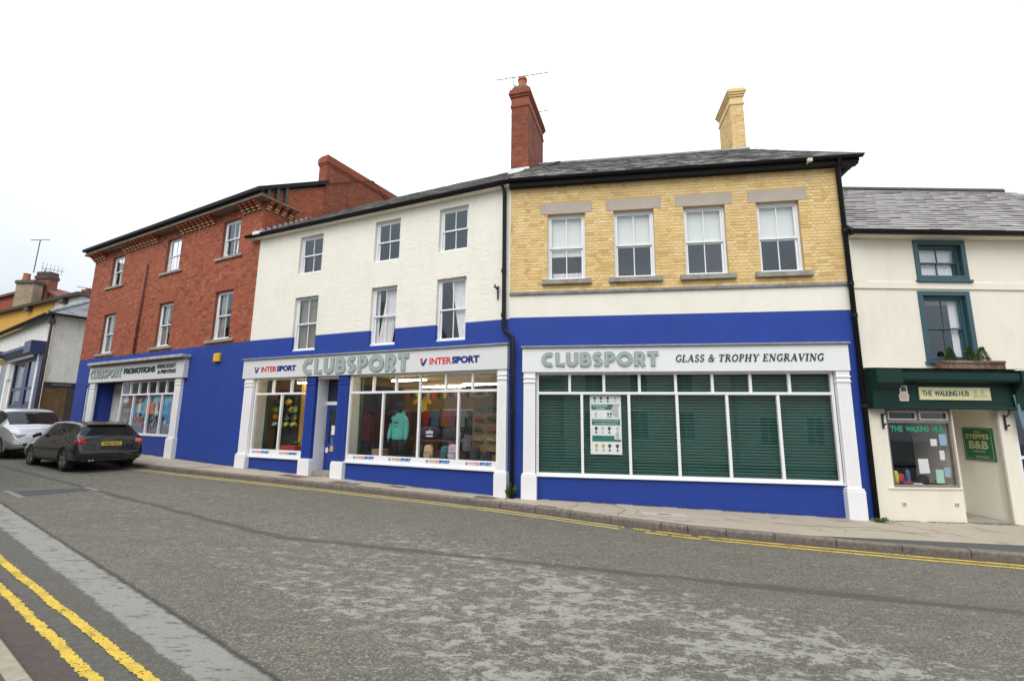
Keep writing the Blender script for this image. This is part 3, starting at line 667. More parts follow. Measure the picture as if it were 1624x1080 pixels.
def fascia(parent, u0, u1, z0, z1, y=-.13, mat=None, capm=None):
    f = MB().box(u0, u1, y, 0, z0, z1).build('fascia', mat or M['fascia'], parent, bevel=.005)
    m_ = MB(); m_.box(u0 - .03, u1 + .03, y - .05, .0, z1 + .001, z1 + .045); m_.build('fascia_capping', capm or M['lead'], f, bevel=.01)
    return f
def shop_glazing(parent, u0, u1, z0, zt, zh, lower, upper, bar=.05, y=.0, mat=None, glass=None, base=.1):
    """frame with transom at zt; lower/upper lists of mullion centres"""
    mat = mat or M['white']; m_ = MB()
    frame_boxes(m_, u0, u1, z0, zh, bar, y, y + .08, 0, base)
    m_.box(u0 + bar, u1 - bar, y - .006, y + .08, zt - .03, zt + .03)
    for x in lower: m_.box(x - bar / 2, x + bar / 2, y + .001, y + .079, z0 + base, zt - .03)
    for x in upper: m_.box(x - bar / 2, x + bar / 2, y + .001, y + .079, zt + .03, zh - bar)
    w = m_.build('shop_window', mat, parent, bevel=.005)
    e = [u0 + bar] + [v for x in lower for v in (x - bar / 2, x + bar / 2)] + [u1 - bar]
    for i in range(0, len(e), 2): pane(w, e[i], e[i + 1], z0 + base, zt - .03, y + .04, glass or M['shopglass'])
    e = [u0 + bar] + [v for x in upper for v in (x - bar / 2, x + bar / 2)] + [u1 - bar]
    for i in range(0, len(e), 2): pane(w, e[i], e[i + 1], zt + .03, zh - bar, y + .04, glass or M['shopglass'])
    return w
def shell(parent, u0, u1, dpt, zb, zt, floors=(), mat=None, skip_right=False):
    m_ = MB(); m_.box(u0, u0 + .1, .21, dpt, zb, zt); 
    m_.box(u1 - .1, u1, .21, dpt, zb, zt)
    m_.box(u0, u1, dpt, dpt + .1, zb, zt)
    for z in floors: m_.box(u0 + .1, u1 - .1, .21, dpt, z, z + .1)
    return m_.build('inner_shell', mat or M['room'], parent)
# ------------------------------------------------------------------ the four fronts
FR = {'red': (-18.94, 20.53, -.4999), 'white': (-8.30, 14.72, -.4225), 'yellow': (-.07, 11.02, -.161), 'cream': (7.31, 9.82, .0057)}
def wpt(k, u, d, z):
    ox, oy, az = FR[k]; c, s = math.cos(az), math.sin(az); return (ox + u * c - d * s, oy + u * s + d * c, z)
def gl_(k, u, d=-.1): x, y, _ = wpt(k, u, d, 0); return gz(x, y)
def bld(k, name, label): ox, oy, az = FR[k]; return thing(name, label, 'building', (ox, oy, 0), az)
ST = (.1, .1, .07, M['stone'])

# ======================= RED BRICK BUILDING
rb = bld('red', 'brick_building', 'tall red brick building with corbelled eaves above a blue ground floor, behind the grey car')
RW = [(1.72, 2.76), (6.2, 7.2), (9.92, 10.93)]
ops = [(a, b, 7.29, 8.62) for a, b in RW] + [(a, b, 4.38, 6.06) for a, b in RW] + [(1.05, 1.6, .4, 3.02), (2.14, 8.19, -.2, 3.14)]
RL = 12.13
mb = MB(); wall_sheet(mb, 0, RL, 4.21, 9.0, ops, depth=.14)
w = mb.build('wall', M['mortar_r'], rb)
brick_mass('brickwork', brick_rects(0, RL, 4.215, 8.865, ops, seed=3), M['rbrick'], w, seed=3, proud=.005, jitter=.004)
mb = MB(); wall_sheet(mb, 0, RL, -.2, 4.21, ops, depth=.14)
w2 = mb.build('painted_wall', M['blue'], rb)
brick_mass('painted_brickwork', brick_rects(0, RL, -.18, 4.2, ops, seed=5), M['blue'], w2, seed=5, proud=.004)
for a, b in RW:   # flat brick arches over the first floor windows
    mb = MB(); n = 14; r = random.Random(int(a * 10))
    for i in range(n):
        x0 = a - .12 + (b - a + .24) * i / n; x1 = a - .12 + (b - a + .24) * (i + 1) / n
        k = lambda x, z: x + (x - (a + b) / 2) * .12 * (z - 6.06) / .36
        p = [(k(x0 + .004, 6.07), -.014, 6.07), (k(x1 - .004, 6.07), -.014, 6.07), (k(x1 - .004, 6.42), -.014, 6.42), (k(x0 + .004, 6.42), -.014, 6.42)]
        mb.hexa([(q[0], .0, q[2]) for q in p] + p, 0, r.uniform(.1, .3))
    mb.build('brick_arch', M['rbrick'], rb)
for i, (a, b) in enumerate(RW):
    sash(rb, a, b, 4.38, 6.06, sill=(.1, .3, .06, M['stone']), curtain=[(.02, .42, 0, 0), (.72, .98, 0, 0)] if i else [(.02, .5, 0, 0)])
    sash(rb, a, b, 7.29, 8.62, sill=(.1, .3, .06, M['stone']), curtain=[(.55, .98, 0, 0)], curtain_mat=M['curtain_w'])
shell(rb, .05, RL - .05, 7.5, -.2, 8.9, (3.3, 6.6))
# corbels, cornice, gutter, roof
creamtip = plain('cream corbel tips', (.62, .54, .34), .8, .25, 14, .3, 60)
for g0, g1 in ((-.1, 1.15), (2.75, 5.55), (7.2, 9.45), (11.0, 12.1)):
    n = max(3, int((g1 - g0) / .27))
    for i in range(n):
        x = g0 + (g1 - g0) * (i + .5) / n; q = MB()
        for j, (zz, pr) in enumerate(((8.655, .07), (8.722, .14), (8.789, .21), (8.856, .28))):
            q.box(x - .065, x + .065, -pr, 0, zz + .001, zz + .066, 0, U(.1, .5))
            if j < 2: q.box(x - .067, x + .067, -pr - .006, -pr + .05, zz + .003, zz + .042, 1)
        q.build('corbel', [M['rbrick'], creamtip], rb)
for i in range(4):
    y = .12 + i * .27; q = MB()
    for j, (zz, pr) in enumerate(((8.655, .07), (8.722, .14), (8.789, .21), (8.856, .28))):
        q.box(RL, RL + pr, y - .065, y + .065, zz + .001, zz + .066, 0, U(.1, .5))
        if j < 2: q.box(RL + pr - .05, RL + pr + .006, y - .067, y + .067, zz + .003, zz + .042, 1)
    q.build('corbel', [M['rbrick'], creamtip], rb)
mb = MB(); mb.box(-.33, RL + .34, -.34, 0, 8.924, 8.98); mb.box(RL + .001, RL + .34, .001, 1.15, 8.925, 8.979); mb.build('cornice', plain('stone cornice', (.20, .155, .10), .85, .3, 6, .3, 60, dirt=.7), rb, bevel=.012)
mb = MB(); mb.box(-.3, RL + .25, -.3, .0, 8.981, 9.08); mb.build('eaves_board', M['wood_dark'], rb)
MB().hexa([(-.45, -.4, 9.11), (RL + .28, -.4, 9.09), (RL + .28, -.25, 9.09), (-.45, -.25, 9.11), (-.45, -.42, 9.22), (RL + .28, -.42, 9.23), (RL + .28, -.25, 9.24), (-.45, -.25, 9.23)]).build('gutter', M['black'], rb, bevel=.02)
rr = MB(); rr.face([(-.4, -.4, 9.22), (RL + .1, -.4, 9.23), (RL + .1, 4.6, 11.85), (-.5, 4.6, 11.85)]); rr.face([(-.5, 4.6, 11.85), (RL + .1, 4.6, 11.85), (RL + .1, 9.5, 9.2), (-.5, 9.5, 9.2)]); rr.build('roof', M['slate'], rb)
rake = lambda y: 9.24 + (y + .4) * .55
mb = MB(); mb.face([(RL, 0, 6), (RL, 7.5, 6), (RL, 7.5, 9.6), (RL, 4.6, rake(4.6) - .2), (RL, 0, rake(0) - .2)]); sw_ = mb.build('side_wall', M['mortar_r'], rb)
rs = [q for q in brick_rects(0.01, 7.5, 7.2, 11.4, [], seed=9) if q[3] < rake(q[0]) - .2]
brick_mass('brickwork', rs, M['rbrick'], sw_, RL, .005, 'y', 9)
mb = MB(); mb.hexa([(RL + .02, -.36, 9.13), (RL + .16, -.36, 9.13), (RL + .16, 2.35, rake(2.35) - .12), (RL + .02, 2.35, rake(2.35) - .12), (RL + .02, -.36, 9.27), (RL + .16, -.36, 9.27), (RL + .16, 2.35, rake(2.35) + .03), (RL + .02, 2.35, rake(2.35) + .03)]); mb.build('bargeboard', M['black'], rb)
for i in range(3): MB().box(RL + .04, RL + .12, .0 + .32 * i, .1 + .32 * i, 8.94, rake(.3 * i) - .06).build('rafter_end', M['wood_dark'], rb)
c_ = chimney(rb, 'chimney', RL - .42, RL + .02, 2.3, 6.8, 7.5, 11.45, M['sbrick'], M['mortar_r'], [(.08, .03), (.08, .06), (.16, .05), (.09, .0)], 13)
# rainwater pipe, alarm
pipe(rb, [(4.92, -.07, 7.84), (4.86, -.07, 4.22)], .04, plain('rusty pipe', (.17, .055, .035), .7, .3, 12), collars=[(4.9, -.07, 6.2), (4.87, -.07, 4.9)])
al = MB(); al.box(10.36, 10.68, -.1, -.008, 3.62, 3.9); tag(al.build('alarm_box', M['alarm'], None, bevel=.02, loc=(*FR['red'][:2], 0), rot=(0, 0, FR['red'][2])), 'small yellow alarm box on the blue brick wall between two shops', 'alarm box')
# shopfront
fz = fascia(rb, 1.62, 8.78, 3.16, 3.8, -.16, M['fascia'], M['band'])
MB().box(1.75, 8.86, -.34, 0, 3.846, 3.95).build('ledge', plain('weathered pale ledge', (.42, .41, .37), .9, .35, 7, .3, 50, dirt=.5), fz, bevel=.02)
deco(fz, 'CLUBSPORT', 1.78, 4.42, 3.32, 3.66, -.16, .03)
text_into(fz, 'PROMOTIONS', 4.58, 6.9, 3.42, 3.64, -.16, M['ltr_green'], bold=.05, ext=.02)
text_into(fz, 'EMBROIDERY', 7.02, 8.28, 3.53, 3.68, -.16, plain('grey green lettering', (.05, .09, .075), .5), bold=.03, ext=.015)
text_into(fz, '& PRINTING', 7.1, 8.3, 3.34, 3.48, -.16, M['ltr_green'], bold=.03, ext=.015)
pilaster(rb, 1.66, 2.1, gl_('red', 1.9), 3.16, -.1); pilaster(rb, 8.22, 8.6, gl_('red', 8.4), 3.16, -.1, plinth=.68)
MB().box(4.2, 8.19, .0, .12, -.2, 1.13).build('stall_riser', M['blue_wood'], rb)
sg = shop_glazing(rb, 4.2, 8.12, 1.13, 2.63, 3.14, [5.2, 6.32, 7.25], [4.87, 5.52, 6.17, 6.82, 7.46], .06, .0, base=.08)
MB().box(8.121, 8.189, -.001, .1, 1.131, 3.139).build('door_post', M['blue_wood'], rb)
mb = MB(); mb.box(2.08, 2.14, .0, .56, -.2, 3.14); mb.build('recess_side', M['blue_wood'], rb)
mb = MB(); mb.box(2.14, 4.14, .55, .6, .3, 3.14); mb.box(4.14, 4.2, .09, .6, .3, 3.14); mb.build('recess_back', plain('pale grey panel', (.6, .59, .57), .6), rb)
MB().box(3.2, 4.0, .51, .549, .4, 2.5).build('shop_door', M['white'], rb)
dr = MB(); frame_boxes(dr, 1.05, 1.6, .4, 3.02, .07, .04, .1); dr = dr.build('side_door', M['white'], rb)
pane(dr, 1.12, 1.53, .5, 2.95, .06); MB().box(1.12, 1.53, .1, .11, .5, 2.2).build('door_poster', plain('dark poster', (.02, .03, .02), .5), dr)
MB().box(1.14, 1.51, .096, .099, 1.05, 1.25).build('green_stripe', emit('lime print', (.18, .6, .06), 0), dr); MB().box(1.14, 1.51, .096, .099, 1.75, 1.9).build('green_stripe', plain('green print', (.05, .3, .06), .5), dr)
MB().box(1.1, 1.55, .105, .115, 2.2, 3.0).build('door_panel', plain('pale blind', (.5, .5, .5), .7), dr)
# printed window posters of runners in the four panes
PC = {'sky': (.10, .36, .55), 'sky2': (.22, .5, .66), 'road': (.16, .2, .25), 'road2': (.26, .3, .34), 'orange': (.62, .14, .06), 'white': (.62, .62, .62), 'skin': (.5, .27, .17), 'dark': (.03, .035, .05), 'yellow': (.6, .55, .18), 'blue': (.02, .24, .6), 'red': (.4, .08, .07), 'brown': (.16, .1, .06), 'maroon': (.12, .03, .06)}
PM = {k: plain('print ' + k, c, .5, .18, 14) for k, c in PC.items()}
def runner(m_, x, z, h, cols, y, lean=.0, idx=None):
    top, leg, skin, hair = cols; P = lambda a, b: (x + (a + lean * b) * h, z + b * h)
    def poly(p, c, dy): m_.prism([P(*q) for q in p], y - dy, y - dy + .001, c)
    poly([(-.10, .0), (-.06, .0), (.0, .26), (.03, .5), (-.1, .5), (-.09, .3)], leg, .002); poly([(.06, .04), (.11, .05), (.11, .28), (.1, .5), (-.01, .5), (.03, .28)], leg, .003)
    poly([(-.11, .48), (.11, .48), (.14, .8), (.06, .85), (-.06, .85), (-.14, .8)], top, .004)
    poly([(-.13, .8), (-.2, .62), (-.13, .5), (-.1, .54), (-.15, .63), (-.1, .78)], skin, .005); poly([(.13, .8), (.21, .66), (.12, .55), (.1, .59), (.16, .66), (.1, .78)], skin, .005)
    poly([(.055 * math.cos(a), .915 + .07 * math.sin(a)) for a in [i * .628 for i in range(10)]], skin, .006)
    poly([(.06 * math.cos(a), .94 + .065 * math.sin(a)) for a in [i * .314 for i in range(11)]], hair, .007)
K_ = list(PM); mats = [PM[k] for k in K_]; ix = {k: i for i, k in enumerate(K_)}
panes4 = [(4.27, 5.17), (5.23, 6.29), (6.35, 7.22), (7.28, 8.06)]
for j, (a, b) in enumerate(panes4):
    q = MB(); y = .1; W_ = b - a
    q.box(a, b, y, y + .01, 1.22, 2.6, ix['sky'] if j else ix['road2'])
    q.prism([(a, 1.22), (b, 1.22), (b, 1.55 + .1 * j), (a, 1.75 - .05 * j if j else 2.2)], y - .001, y, ix['road'])
    q.prism([(a, 2.25), (a + W_ * .6, 2.35), (a + W_ * .7, 2.6), (a, 2.6)], y - .001, y, ix['brown'] if j < 2 else ix['sky2'])
    if j == 0:
        q.prism([(a, 2.1), (a + W_ * .7, 2.12), (a + W_ * .75, 2.5), (a, 2.55)], y - .002, y - .001, ix['brown']); q.prism([(a, 2.34), (a + W_ * .4, 2.36), (a + W_ * .42, 2.58), (a, 2.58)], y - .003, y - .002, ix['white'])
        q.prism([(a, 1.3), (b, 1.6), (b, 1.9), (a, 1.75)], y - .002, y - .001, ix['road2'])
    if j == 1:
        q.prism([(a + W_ * .1, 1.75), (a + W_ * .5, 1.6), (b, 1.22), (b, 1.35), (a + W_ * .3, 1.95)], y - .002, y - .001, ix['red'])
        runner(q, a + .32, 1.5, .95, (ix['white'], ix['skin'], ix['skin'], ix['white']), y - .003); runner(q, b - .08, 1.3, 1.2, (ix['orange'], ix['dark'], ix['skin'], ix['dark']), y - .003)
    if j == 2:
        q.prism([(a, 1.35), (a + W_ * .7, 1.22), (a, 1.22)], y - .002, y - .001, ix['red'])
        runner(q, a + .1, 1.3, 1.25, (ix['orange'], ix['dark'], ix['brown'], ix['dark']), y - .003); runner(q, a + .5, 1.4, .98, (ix['white'], ix['dark'], ix['skin'], ix['skin']), y - .003); runner(q, a + .72, 1.5, 1.02, (ix['maroon'], ix['dark'], ix['brown'], ix['dark']), y - .012)
    if j == 3:
        q.prism([(a, 1.7), (a + W_ * .55, 1.62), (a + W_ * .6, 1.95), (a, 1.95)], y - .002, y - .001, ix['blue']); q.prism([(a + W_ * .35, 1.95), (a + W_ * .6, 1.95), (a + W_ * .6, 2.35), (a + W_ * .4, 2.35)], y - .0025, y - .001, ix['blue'])
        runner(q, b - .14, 1.4, 1.1, (ix['skin'], ix['dark'], ix['skin'], ix['dark']), y - .003); q.prism([(b - .32, 1.75), (b - .02, 1.7), (b, 1.95), (b - .25, 1.98)], y - .014, y - .013, ix['yellow'])
    for _ in range(26):
        xx, zz, s_ = U(a + .04, b - .05), U(1.5, 1.95), U(.012, .04); q.box(xx - s_, xx + s_, y - .016, y - .015, zz - s_ * 1.6, zz + s_ * 1.6, ix[random.choice(['dark', 'white', 'road2', 'red', 'skin', 'sky2', 'dark'])])
    p = q.build('runner_poster', mats, None, loc=(*FR['red'][:2], 0), rot=(0, 0, FR['red'][2]))
    tag(p, ['street scene poster without runners in the leftmost shop window pane', 'poster with white vested runner and orange runner behind the second shop window pane', 'poster with three runners behind the third shop window pane from the left', 'blue poster with runner in yellow shorts behind the rightmost promotions pane'][j], 'poster', 'printed runner posters')

# ======================= WHITE PAINTED BUILDING
wb = bld('white', 'painted_building', 'cream painted brick building with blue ground floor and lit sports shop')
WW = [(1.84, 2.79), (4.78, 5.66), (6.94, 7.82)]
WLn = 9.03
ops = [(a, b, 6.16, 7.37) for a, b in WW] + [(a, b, 3.78, 5.45) for a, b in WW] + [(.46, 2.7, -.3, 3.0), (3.04, 3.9, -.3, 3.0), (4.2, 8.8, -.3, 3.0)]
mb = MB(); wall_sheet(mb, 0, WLn, 4.215, 7.66, ops, depth=.12); w = mb.build('wall', M['cream'], wb)
brick_mass('painted_brickwork', brick_rects(0, WLn, 4.22, 7.595, ops, seed=21), M['cream'], w, seed=21, proud=.002, jitter=.0015, j=.004)
mb = MB(); wall_sheet(mb, 0, WLn, -.3, 4.215, ops, depth=.12); w2 = mb.build('painted_wall', M['blue'], wb)
brick_mass('painted_brickwork', brick_rects(0, WLn, 3.6, 4.21, ops, seed=22), M['blue'], w2, seed=22, proud=.002, jitter=.0015, j=.004)
for i, (a, b) in enumerate(WW):
    sash(wb, a, b, 6.16, 7.37, curtain=None)
    sash(wb, a, b, 3.78, 5.45, curtain=([(.02, .98, 0, 0)], [(.45, .98, .0, -.25), (.02, .2, 0, 0)], [(.35, .98, .55, .3)])[i], curtain_mat=M['curtain_w'] if i else M['curtain'])
shell(wb, .05, WLn - .05, 7.5, -.3, 7.55, (5.6,))
# roof
MB().box(-.35, WLn + .05, -.16, .0, 7.575, 7.605).build('soffit', M['cream2'], wb)
gutter(wb, -.45, WLn - .02, -.215, 7.68, .068)
MB().box(-.35, WLn, -.155, -.11, 7.606, 7.69).build('eaves_board', M['black'], wb)
rr = MB(); rr.face([(-.2, -.2, 7.68), (WLn, -.2, 7.68), (WLn, 4, 10.46), (-.2, 4, 10.46)]); rr.face([(-.2, 4, 10.46), (WLn, 4, 10.46), (WLn, 8.2, 7.6), (-.2, 8.2, 7.6)]); rf = rr.build('roof', M['slate'], wb)
slates(rf, -.2, WLn, (-.24, 7.66), (4, 10.48), M['slate'], 31, .28, .22)
fl = MB()   # stepped lead flashing against the brick side wall
for i in range(17): fl.hexa([(.02 + i * .055, -.25 + i * .2, 7.86 + i * .122 + o) for o in (0,)] * 0 + [(x + i * .012, -.25 + i * .2 + y, 7.66 + i * .132 + z) for x, y, z in ((.0, 0, 0), (.03, 0, 0), (.03, .2, .1), (0, .2, .1), (.0, 0, .16), (.03, 0, .16), (.03, .12, .17), (0, .12, .17))])
fl.build('lead_flashing', M['galv'], wb)
MB().box(-.02, .3, -.3, -.1, 7.64, 7.74).build('mortar_fillet', M['curtain_w'], wb)
# shopfront
fz = fascia(wb, .0, 9.04, 3.0, 3.57, -.13)
intersport(fz, .52, 2.27, 3.17, 3.36, -.13); intersport(fz, 6.6, 8.31, 3.17, 3.37, -.13)
deco(fz, 'CLUBSPORT', 2.55, 6.26, 3.055, 3.50, -.13, .028)
pilaster(wb, .1, .46, gl_('white', .3), 3.0, -.1, plinth=.42); pilaster(wb, 8.78, 9.02, gl_('white', 8.9), 3.0, -.1)
pilaster(wb, 2.68, 3.02, gl_('white', 2.85), 3.0, -.08, M['blue_wood'], .44, M['white']); pilaster(wb, 3.88, 4.22, gl_('white', 4.0), 3.0, -.08, M['blue_wood'], .44, M['white'])
MB().box(.46, 2.69, .0, .1, -.3, .7).build('stall_riser', M['blue_wood'], wb); MB().box(4.2, 8.79, .0, .1, -.3, .7).build('stall_riser', M['blue_wood'], wb)
g1 = shop_glazing(wb, .47, 2.68, .7, 2.53, 3.0, [1.62], [1.22, 1.98], .055, .0, base=.2)
g2 = shop_glazing(wb, 4.22, 8.78, .7, 2.52, 3.0, [5.38, 6.53, 7.68], [5.03, 5.78, 6.54, 7.3, 8.06], .055, .0, base=.18)
MB().box(.4, 2.7, -.06, .0, .66, .7).build('window_ledge', M['white'], g1, bevel=.005); MB().box(4.2, 8.78, -.06, .0, .66, .7).build('window_ledge', M['white'], g2, bevel=.005)
for a, g in ((.62, g1), (1.75, g1)): intersport(g, a, a + .7, .79, .86, -.002, M['ltr_pink'], M['ltr_cyan'])
for a in (4.5, 5.66, 6.8, 7.92): intersport(g2, a, a + .7, .78, .86, -.002, M['ltr_pink'], M['ltr_cyan'])
# recessed door
MB().box(3.02, 3.05, .02, .42, .2, 3.0).build('recess_side', M['white'], wb); MB().box(3.87, 3.9, .02, .42, .2, 3.0).build('recess_side', M['white'], wb)
MB().box(3.05, 3.87, .0, .46, .1, gl_('white', 3.4) + .12).build('door_step', M['stone'], wb)
zs = gl_('white', 3.4) + .12
MB().box(3.05, 3.87, .4, .44, 2.3, 3.0).build('door_transom', plain('dark fanlight', (.02, .025, .06), .2), wb)
MB().box(3.05, 3.87, .36, .45, 2.2, 2.3).build('door_rail', M['white'], wb); MB().box(3.05, 3.86, -.02, .3, 2.93, 2.999).build('door_light', M['white'], wb)
dr = MB(); frame_boxes(dr, 3.055, 3.865, zs, 2.199, .12, .4, .45, 0, .75); dr = dr.build('shop_door', M['blue_wood'], wb, bevel=.005)
pane(dr, 3.175, 3.745, zs + .75, 2.08, .42)
MB().box(3.28, 3.40, .397, .4195, 1.36, 1.62).build('door_notice', plain('paper', (.75, .75, .75), .8), dr)
q = MB(); q.box(3.27, 3.39, .397, .4195, .9, 1.05, 0); q.box(3.28, 3.38, .397, .4195, 1.05, 1.3, 1); q.build('door_sticker', [plain('yellow sticker', (.7, .4, .05), .5), plain('blue sticker', (.08, .12, .5), .5)], dr)
MB().prism([(3.16 + .06 * math.cos(a * .52), .93 + .08 * math.sin(a * .52)) for a in range(12)], .39, .399).build('door_plate', M['curtain_w'], dr)
MB().box(3.08, 3.11, .35, .398, 1.15, 1.5).build('door_handle', M['galv'], dr)
pipe(wb, [(8.86, -.2, 7.62), (8.9, -.1, 7.45), (8.92, -.09, 4.0), (8.95, -.09, 3.9), (9.16, -.1, 3.75), (9.18, -.1, .12)], .05, M['black'], collars=[(8.9, -.09, 5.4), (8.91, -.09, 4.3), (9.18, -.1, 2.0)])
br = MB(); br.tube([(8.72, -.02, 4.95), (8.72, -.16, 4.98), (8.72, -.2, 5.05)], .018); br.tube([(8.72, -.03, 5.05), (8.72, -.03, 4.72)], .02); br.tube([(8.64, -.1, 5.02), (8.8, -.1, 4.98)], .016)
tag(br.build('sign_bracket', M['iron'], None, loc=(*FR['white'][:2], 0), rot=(0, 0, FR['white'][2])), 'small black iron sign bracket on cream wall beside the downpipe', 'bracket')
# red chimney on the party wall
cr = thing('brick_chimney', 'tall dark red brick chimney stack with one pot between the two roofs', 'chimney', wpt('yellow', -.16, 2.6, 0), -.29)
chimney(cr, 'stack', -.3, .26, 0, 2.1, 8.6, 11.72, M['sbrick'], M['mortar_r'], [(.09, .03), (.26, .01), (.08, .05), (.09, .085), (.1, .06), (.06, .0)], 41, plain('mossy mortar', (.2, .13, .07), .9, .3, 8))
pt = MB(); n = 14
pt.loft([[(.0 + r_ * math.cos(k * 6.283 / n), .22 + r_ * math.sin(k * 6.283 / n), z) for k in range(n)] for z, r_ in ((12.35, .16), (12.78, .13), (12.79, .155), (12.88, .15), (12.88, .11), (12.5, .1))], True, False)
pt.build('chimney_pot', M['terracotta'], cr, smooth=False)
MB().box(-.36, .32, -.1, 2.2, 9.2, 9.55).build('lead_flashing', M['galv'], cr)
def yagi(name, label, loc, rz, boom=1.5, n=9, el=.22, mast=None, r=.008, tilt=.05, group='television aerials', el_axis='z'):
    t = thing(name, label, 'aerial', loc, rz, group)
    MB().tube([(-boom / 2, 0, -tilt * boom / 2), (boom / 2, 0, tilt * boom / 2)], r, 6).build('boom', M['iron'], t)
    for i in range(n):
        x = -boom / 2 + boom * (i + .3) / n; e = el * (1 - .35 * i / n); z = tilt * x
        MB().tube([(x, -e, z), (x, e, z)] if el_axis == 'y' else [(x, 0, z - e), (x, 0, z + e)], r * .6, 5).build('element', M['iron'], t)
    if mast: MB().tube(mast, r * 1.5, 6).build('mast', M['iron'], t)
    return t
cx = wpt('yellow', -.16, 2.9, 13.05)
yagi('television_aerial', 'upper television aerial above the red chimney pot', cx, -.1, 1.75, 12, .11, [(-.3, 0, 0), (-.3, .05, -.25), (-.05, .2, -.32)], .011, .10, el_axis='y')
yagi('television_aerial', 'lower television aerial crossing behind the red chimney', wpt('yellow', -.1, 4.4, 12.75), -.1, 1.35, 8, .1, [(0, 0, 0), (0, -.5, -.6)], .011, .10, el_axis='y')

# ======================= YELLOW BRICK BUILDING
yb = bld('yellow', 'yellow_brick_building', 'yellow brick building with green backed shop window and blue ground floor')
YW = [(.92, 1.82), (2.5, 3.43), (4.1, 5.02), (5.7, 6.6)]; YLn = 7.47
ops = [(a, b, 5.13, 6.8) for a, b in YW]; lint = [(a - .17, b + .17, 6.801, 7.09) for a, b in YW]
mb = MB(); wall_sheet(mb, 0, YLn, 4.85, 7.65, ops, depth=.13); yw = mb.build('wall', M['mortar_y'], yb)
rects = brick_rects(0, YLn, 4.855, 7.555, ops + lint, seed=51)
rects.sort(key=lambda q: abs(q[0] - 6.8) + abs(q[2] - 5.2) * .4)
r = random.Random(51); cache = {}
for q in rects[:300]:
    key = (round(q[1] - q[0], 3),)
    if key not in cache:
        m_ = MB(); add_brick(m_, 0, q[1] - q[0], 0, .075, random.Random(1), 0, .006, .005, .5, 0); cache[key] = m_.data('brick', M['ybrick1'])
    o = bpy.data.objects.new('brick', cache[key]); COL.objects.link(o); o.parent = yw; o.location = (q[0], U(-.002, .002), q[2])
brick_mass('brickwork', rects[300:], M['ybrick'], yw, seed=52)
mb = MB(); wall_sheet(mb, 0, YLn, 4.24, 4.785, [], depth=.1); mb.build('rendered_wall', M['cream'], yb)
mb = MB(); wall_sheet(mb, 0, YLn, -.4, 4.24, [(.64, 6.95, -.4, 2.93)], depth=.1); mb.build('painted_wall', M['blue'], yb)
MB().box(-.0, YLn + .06, -.045, .0, 4.785, 4.855).build('string_course', M['band'], yb, bevel=.006)
for i, (a, b) in enumerate(YW):
    MB().box(a - .165, b + .165, -.012, .1, 6.803, 7.088).build('lintel', M['lintel'], yb, bevel=.006)
    wn_ = sash(yb, a, b, 5.13, 6.8, sill=(.115, .14, .09, M['stone']), blind=.62 if i == 0 else .52, fw=.05)
    if i == 0: wavy(a + .06, b - .06, 5.22, 5.38, .3, .015, 7).build('cushion', M['curtain_w'], wn_, smooth=True)
shell(yb, .05, YLn - .05, 7.5, -.4, 7.55, (4.0,))
MB().box(-.02, YLn + .36, -.17, .0, 7.52, 7.545).build('soffit', M['black'], yb)
MB().box(-.02, YLn + .35, -.175, -.14, 7.546, 7.66).build('eaves_board', M['black'], yb)
gutter(yb, -.04, YLn + .42, -.235, 7.68, .058)
MB().prism([(YLn + .2, 7.52), (YLn + .32, 7.53), (YLn + .38, 7.58), (YLn + .38, 7.66), (YLn + .1, 7.66)], -.17, .2).build('eaves_end', M['black'], yb)
MB().box(YLn + .001, YLn + .34, -.15, 5, 7.55, 7.56).build('verge_soffit', M['black'], yb)
lp = MB(); lp.box(6.72, 6.82, -.36, -.29, 7.54, 7.62); lp.tube([(6.77, -.35, 7.58), (6.77, -.17, 7.58)], .02)
tag(lp.build('security_light', plain('cream plastic', (.6, .58, .42), .4), None, bevel=.01, loc=(*FR['yellow'][:2], 0), rot=(0, 0, FR['yellow'][2])), 'small cream security light under the black eaves', 'light')
rr = MB(); rr.face([(0, -.22, 7.68), (YLn + .38, -.22, 7.68), (7.05, 4, 10.46), (.2, 4, 10.46)]); rr.face([(.2, 4, 10.44), (7.05, 4, 10.44), (YLn + .38, 8.4, 7.6), (0, 8.4, 7.6)]); rf = rr.build('roof', M['slate'], yb)
slates(rf, .0, YLn + .41, (-.27, 7.66), (4, 10.48), M['slate'], 61, .27, .2, inside=lambda u, f: u < YLn + .41 - .81 * f)
for i in range(24): MB().tube([(.2 + i * .285, 4, 10.45), (.2 + i * .285 + .28, 4, 10.45)], .09, 8).build('ridge_tile', M['slate'], rf)
MB().hexa([(7.05, 3.95, 10.42), (7.13, 3.95, 10.4), (YLn + .46, -.25, 7.66), (YLn + .36, -.25, 7.66), (7.03, 4.05, 10.5), (7.13, 4.05, 10.48), (YLn + .46, -.25, 7.72), (YLn + .36, -.25, 7.72)]).build('verge', M['slate'], rf)
cy = thing('yellow_brick_chimney', 'yellow brick chimney with stepped head standing on the slate ridge', 'chimney', wpt('yellow', 6.75, 4.0, 0), -.161)
chimney(cy, 'stack', -.17, .23, 0, 1.3, 9.8, 12.08, M['ybrick'], M['mortar_y'], [(.075, .03), (.2, .005), (.07, .04), (.07, .07), (.08, .1), (.07, .06)], 71)
MB().box(-.24, .3, -.08, 1.4, 10.2, 10.52).build('lead_flashing', M['galv'], cy)
fz = fascia(yb, .34, 7.23, 2.92, 3.48, -.13, plain('white fascia board', (.77, .775, .785), .35, .02, 2))
deco(fz, 'CLUBSPORT', .79, 3.38, 3.05, 3.37, -.13, .035)
serif(fz, 'GLASS & TROPHY ENGRAVING', 3.74, 6.77, 3.13, 3.285, -.13, M['ltr_green'])
